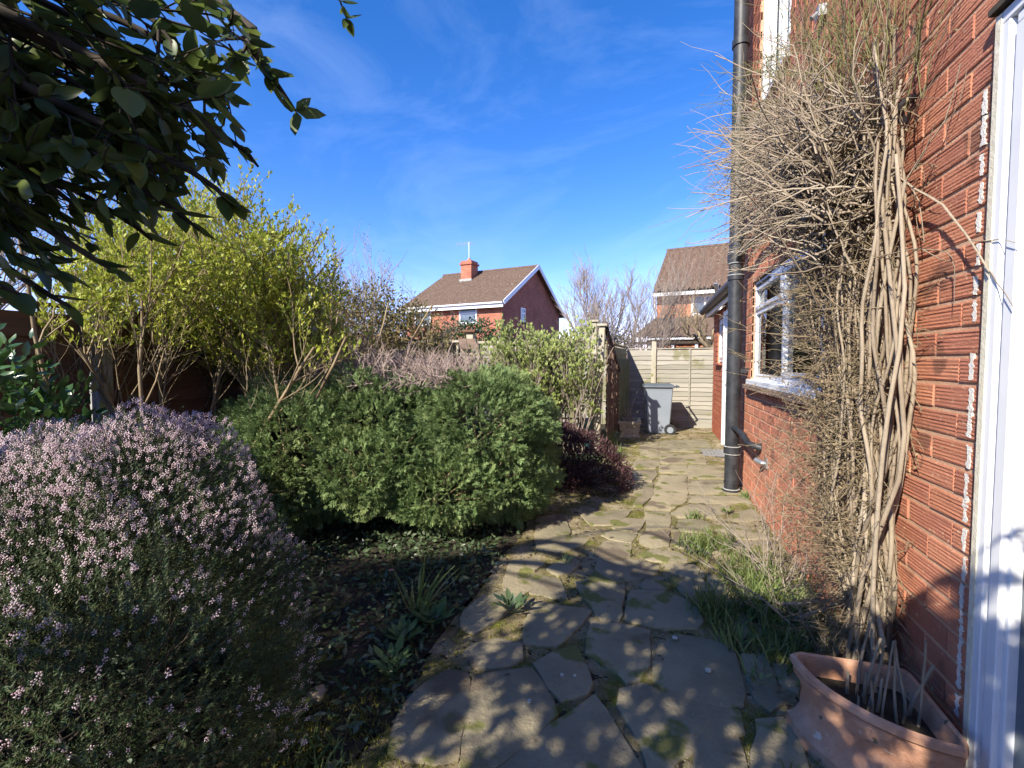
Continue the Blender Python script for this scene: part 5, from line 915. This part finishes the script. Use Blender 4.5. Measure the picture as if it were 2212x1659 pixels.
def okc(P):                                            # the crown ends at these planes: nothing hangs lower or farther out
    t = P[:, -1]; j = rng.normal(size=len(t)) * .02; return (t[:, 0] < -1.0 * t[:, 1] - .02 + j) & (t[:, 2] > 1.335 + .541 * t[:, 0] + 1.085 * t[:, 1] + j) & (np.linalg.norm(t - camp, axis=1) > .42) & (t[:, 2] < 1.3 + .95 * (.958 * t[:, 1] - .288 * t[:, 0]))
P2_ = P2_[okc(P2_)]
b3, d3, l3 = kids(P2_, 5, .3, 1, .6, (.3, .6)); P3_ = grow(b3, d3, l3, 5, .12); P3_ = P3_[okc(P3_)]; b4, d4, l4 = kids(P2c, 5, .2, 1, .8, (.3, .7)); P4 = grow(b4, d4, l4, 5, .12); P4 = P4[oks(P4)]
V, F = join([tubes(P2_, taper(len(P2_), 6, .0022, .0012)), tubes(P2c, taper(len(P2c), 6, .006, .003)), tubes(P3_, taper(len(P3_), 5, .0012, .0008)), tubes(P4, taper(len(P4), 5, .003, .0015))]); fobj('twig', V, F, M['bark_dark'], ov, kind='stuff')
p1, e1 = along(P3_, 3, .1, 1); p2, e2 = along(P2_, 5, .2, 1); p3, e3 = along(BP[1:NV], 6, .6, 1.); p0, e0 = along(BP[:1], 26, .55, .86); p3 = np.concatenate([p3, p0]); e3 = np.concatenate([e3, e0]); pv = np.concatenate([p1, p2, p3]); dv = np.concatenate([e1, e2, e3]); D_ = unit(dv * .9 + rdir(len(pv)) * .65 + np.array([.1, .1, -.25])); S_ = rng.uniform(.02, .048, len(pv)); print('canopy leaves', len(pv))
az_ = np.arctan2(-pv[:, 0], pv[:, 1]); dd_ = np.linalg.norm(pv - camp, axis=1); near = np.argsort(np.where((az_ < 1.1) & (pv[:, 1] > .3) & (pv[:, 2] < 1.3 + dd_ * .68), dd_ / S_, 99))
lv = []
for _ in range(5):
    V0, F0 = LEAFB; me = fastmesh('leaf', V0 * np.array([rng.uniform(.9, 1.15), rng.uniform(.4, 1.8), 1]), F0); me.materials.append(M['canopyleaf']); lv.append(me)
for j, i in enumerate(near[:300]):
    o = share('leaf', lv[j % 5], tuple(pv[i]), ov, rot=(Vector(D_[i]).to_track_quat('Z', 'Y') @ Vector((0, 0, 1)).rotation_difference(Vector((0, 0, 1)))).to_euler(), scale=(S_[i],) * 3)
i = near[300:]; cloud('foliage', LEAFB, pv[i], D_[i], S_[i], M['canopyleaf'], ov)
p4, e4 = along(np.concatenate([P4]), 16, .1, 1); cloud('foliage', (LEAF[0] * [1.3, 1, 1], LEAF[1]), p4, e4 * .6 + rdir(len(p4)) * .8, rng.uniform(.06, .11, len(p4)), M['canopyleaf'], ov)
SPG = spline([(-2.6, -.7, 2.5), (-1.6, .2, 2.5), (-.85, .65, 2.25), (-.62, .76, 2.09), (-.59, .78, 2.02), (-.57, .79, 1.96)], 18); V, F = tubes(SPG[None], taper(1, 18, .008, .0012, 0), 6); fobj('branch', V, F, M['bark_dark'], ov, smooth=True)
cloud('foliage', LEAFB, np.concatenate([np.repeat(SPG[-1:], 4, 0), SPG[-2:], SPG[-5:-2], SPG[-5:-2]]), rdir(12) + np.array([.2, .2, -.3]), rng.uniform(.025, .042, 12), M['canopyleaf'], ov)
p5, e5 = along(BP[0][None], 3, .8, 1); p5 = np.repeat(BP[0][-1][None], 6, 0); cloud('foliage', LEAF, p5, rdir(6) + np.array([.5, .1, .3]), rng.uniform(.03, .045, 6), M['canopyleaf'], ov)
# shade caster: an unseen shrub placed behind the photographer
def blob_shrub(name, label, blobs, base, n, size, m): o = thing(name, label, 'shrub', base); P_, N_ = dome(n, blobs, .5, 1.05, .15, zmin=.1); cloud('foliage', LEAF4, P_, N_ * .5 + rdir(n), rng.uniform(size * .7, size * 1.3, n), M[m], o); return o
blob_shrub('shade_casting_shrub', 'unseen leafy shrub casting shade from behind the viewer beside the house', [(.25, -1.9, 1.3, .75, .5, 1.15), (-.3, -1.6, 1.5, .5, .5, .75)], (.1, -1.8, 0), 5200, .09, 'holly')

# ------------------------------------------------------------------ ground plants
BEDX = (-3.4, -.7)
n = 34000; x = rng.uniform(-3.3, -.6, n); y = rng.uniform(1.0, 6.2, n); k = ~in_poly(x, y, PAVE) & (np.sin(x * 5 + y * 3) + rng.normal(size=n) * .6 > -.8); x, y = x[k], y[k]; z = .02 + rng.uniform(0, .05, len(x))
cl = fobj('ground_ivy', *scatter(LEAF4, np.stack([x, y, z], 1), rdir(len(x)) * np.array([1, 1, .35]) + np.array([0, 0, .25]), rng.uniform(.025, .055, len(x))), M['ivy'], None, kind='stuff'); tag(cl, 'dark ivy and creeping plants carpeting the shaded soil under the juniper', 'ground cover')
ok = np.ones(0)
def joints(n, x0, x1, y0, y1):
    x = rng.uniform(x0, x1, n); y = rng.uniform(y0, y1, n); k = in_poly(x, y, PAVE)
    for s_ in STONES: k &= ~in_poly(x, y, s_)
    return x[k], y[k]
BL3 = (np.array([(-.12, 0, 0), (.12, 0, 0), (0, .1, 1.)]), np.array([(0, 1, 2)]))
x, y = joints(90000, -.95, .9, 1.0, 7.8); k = (np.sin(x * 7.3 + 2 * np.sin(y * 4)) * np.sin(y * 6.1 + x * 3) + rng.normal(size=len(x)) * .35) > .15; x, y = x[k], y[k]; print('moss', len(x))
xm, ym = rng.uniform(-1.5, -.85, 9000), rng.uniform(1.0, 1.6, 9000); k = (np.hypot(xm + 1.05, (ym - 1.25) * .8) + rng.normal(size=9000) * .06 < .2); x = np.concatenate([x, xm[k]]); y = np.concatenate([y, ym[k]])
mo = fobj('moss', *scatter(BL3, np.stack([x, y, .018 + rng.uniform(0, .006, len(x))], 1), rdir(len(x)) * .8 + np.array([0, 0, 1.]), rng.uniform(.008, .021, len(x))), M['moss'], None, kind='stuff'); tag(mo, 'green and yellow moss filling the joints of the crazy paving', 'moss')
x, y = joints(6000, -.95, .9, 1.0, 5.5); gv = fobj('gravel_grit', *scatter((np.array([(0, 0, .6), (.5, 0, -.2), (-.3, .45, -.2), (-.3, -.45, -.2)]), np.array([(0, 1, 2), (0, 2, 3), (0, 3, 1)])), np.stack([x, y, np.full(len(x), .02)], 1), rdir(len(x)), rng.uniform(.003, .009, len(x))), M['trough'], None, kind='stuff'); tag(gv, 'small grit and crumbs lying in the paving joints', 'grit')
nl = 900; x = rng.uniform(-.9, .88, nl); y = 1.3 + 6 * rng.random(nl); k = in_poly(x, y, PAVE) & ((x > .2) | (rng.random(nl) < .3)); x, y = x[k], y[k]
ltr = fobj('leaf_litter', *scatter(LEAF4, np.stack([x, y, np.full(len(x), .038)], 1), rdir(len(x)) * [1, 1, .1], rng.uniform(.006, .018, len(x))), M['vineleaf'], None, kind='stuff'); tag(ltr, 'scattered dry leaf bits and twig litter on the paving near the wall', 'leaf litter')
def tuft(label, x, y, r_, n, h_, name='grass_tuft', z=.02, m='grass', lean=.5, wd=.0045, cat='grass'):
    b0 = np.stack([x + rng.normal(size=n) * r_, y + rng.normal(size=n) * r_, np.full(n, z)], 1); b0[:, 0] = np.minimum(b0[:, 0], .88); P1 = grow(b0, rdir(n) * lean * np.array([1, 1, .2]) + np.array([0, 0, 1.]), rng.uniform(.5, 1.1, n) * h_, 5, .12, -.12); P1[:, :, 0] = np.minimum(P1[:, :, 0], .885)
    T = unit(rdir(n) * [1, 1, 0]); wds = np.array([1, .9, .75, .5, .08]) * wd; V = np.concatenate([P1[:, :, None] + T[:, None, None] * wds[None, :, None, None] * np.array([-1, 1.])[None, None, :, None]], 0).reshape(-1, 3); i = np.arange(n * 10).reshape(n, 5, 2); F = np.stack([i[:, :-1, 0], i[:, :-1, 1], i[:, 1:, 1], i[:, 1:, 0]], -1).reshape(-1, 4)
    o = fobj(name, V, F, M[m], None, org=(x, y, 0)); return tag(o, label, cat)
tuft('large grass clump at the foot of the wall left of the climber', .58, 2.95, .09, 380, .21)
tuft('long arching grass clump in front of the climber stems', .6, 2.58, .10, 380, .22)
tuft('grass clump spreading just behind the terracotta planter', .6, 2.22, .09, 260, .16)
tuft('bright grass tuft in the sunlit joint nearest the shadow tip', .32, 3.35, .055, 170, .14)
tuft('small sunlit grass tuft among the flags beside the wall', .44, 3.4, .06, 180, .15)
tuft('grass tuft growing out of the mossy patch in the middle paving', .32, 2.5, .05, 170, .16)
tuft('thin grass tuft beside the large dark flagstone', .36, 2.25, .03, 80, .11)
tuft('little weed tuft in a joint two flags from the wall', .36, 4.0, .03, 60, .10)
tuft('grass clump where the purple shrub meets the path near the trellis', -.48, 6.35, .07, 260, .17)
tuft('bright tuft between two flags near the bottom of the path', .12, 1.22, .022, 70, .09)
tuft('dark grass tuft in the joint left of the planter foot', .30, 1.25, .04, 90, .08)
tuft('grass tuft below the planter beside the right flagstone', .46, 1.50, .03, 70, .07)
tuft('small tuft of weeds beside the foot of the black pipe', .86, 4.75, .03, 60, .09)
tuft('dark leafy clump at the foot of the brown trellis post', -.68, 7.2, .08, 200, .3)
tuft('strappy leaved clump arching over the bed edge', -1.12, 2.05, .012, 26, .34, name='strap_leaf_plant', lean=1.1, wd=.010, cat='plant')
tuft('pale thin grass tuft at the bottom edge beside the moss', -1.02, 1.18, .05, 90, .08)
def rosette(label, x, y, n, s_, m='weedleaf', up=.55):
    o = thing('leafy_weed', label, 'plant', (x, y, 0)); me = fastmesh('leaf', LEAF[0] * [1.1, 1, 1], LEAF[1]); me.materials.append(M[m])
    for i in range(n):
        a = i * 2.4; d = Vector((math.cos(a), math.sin(a), up + random.uniform(-.2, .5))); share('leaf', me, (x + .01 * math.cos(a) * i ** .5, y + .01 * math.sin(a) * i ** .5, .03 + .003 * i), o, rot=d.to_track_quat('Z', 'Y').to_euler(), scale=(s_ * random.uniform(.7, 1.1),) * 3)
rosette('grey green rosette of soft leaves nearest the moss at the bed edge', -1.0, 1.62, 22, .07)
rosette('broad leaved rosette beside the strappy plant at the bed edge', -1.0, 1.98, 14, .11)
rosette('soft leaved rosette between the strappy plant and the grey green one', -1.06, 1.82, 16, .085)
rosette('dark leafy weed growing between two flags left of the path centre', -.66, 2.2, 18, .07, 'ivy')
rosette('small bright seedling in the sunlit joint of the path', -.5, 2.85, 9, .045, 'lilacleaf')
rosette('tiny green weed beside the largest flagstone', .42, 1.98, 9, .035, 'grass')
rosette('low green weed under the heather by the bottom edge', -1.2, 1.3, 14, .05, 'grass')
rosette('bright weed under the kitchen window by the wall foot', .62, 4.2, 10, .05, 'grass')
def rock(label, x, y, s_, m='rock'):
    b = MB(); bm = bmesh.new(); bmesh.ops.create_icosphere(bm, subdivisions=2, radius=1)
    for v in bm.verts: v.co = Vector((v.co.x * s_[0], v.co.y * s_[1], v.co.z * s_[2])) * (1 + .18 * math.sin(v.co.x * 4 + x * 9) * math.sin(v.co.y * 5))
    me = bpy.data.meshes.new('rock'); bm.to_mesh(me); bm.free(); me.materials.append(M[m]); o = share('rock', me, (x, y, s_[2] * .6)); tag(o, label, 'rock')
rock('tan stone lying on dark soil right of the heather', -1.22, 1.44, (.035, .045, .03)); rock('tan stone half hidden under the heather edge', -1.25, 1.22, (.05, .035, .035)); rock('pinkish stone on the moss at the bottom edge', -1.1, 1.33, (.025, .018, .014), 'petal')
for k, (x, y) in enumerate([(-1.32, 1.85), (-1.25, 1.7), (-1.5, 2.4), (-1.02, 2.6), (-.93, 4.25), (.58, 2.62)]):
    V, F = scatter(LEAF, np.array([[x, y, .05]]), np.array([[.8, .3, .1]]), .035); o = fobj('fallen_petal', V * 1., F, M['petal'], None); tag(o, ['pink petal on dark soil midway between the heather and the leaf rosettes', 'pink petal on dark soil nearest the grey green rosette', 'pink petal on the ivy just under the juniper', 'pink petal at the bed edge between juniper and path', 'pink petal at the edge of the path beside the purple shrub', 'pink petal caught in the long grass below the climber'][k], 'petal', 'fallen pink petals')
V, F = scatter(LEAF, np.array([[.66, 2.1, .09]]), np.array([[.8, .5, .2]]), .05); o = fobj('yellow_leaf', V, F, mat('yellow_leaf', (.6, .42, .05), (.7, .5, .1)), None); tag(o, 'yellow fallen leaf caught in the grass behind the planter', 'leaf')
print('objects', len(bpy.data.objects), 'tris', sum(len(p.vertices) - 2 for m_ in bpy.data.meshes if m_.users for p in []))
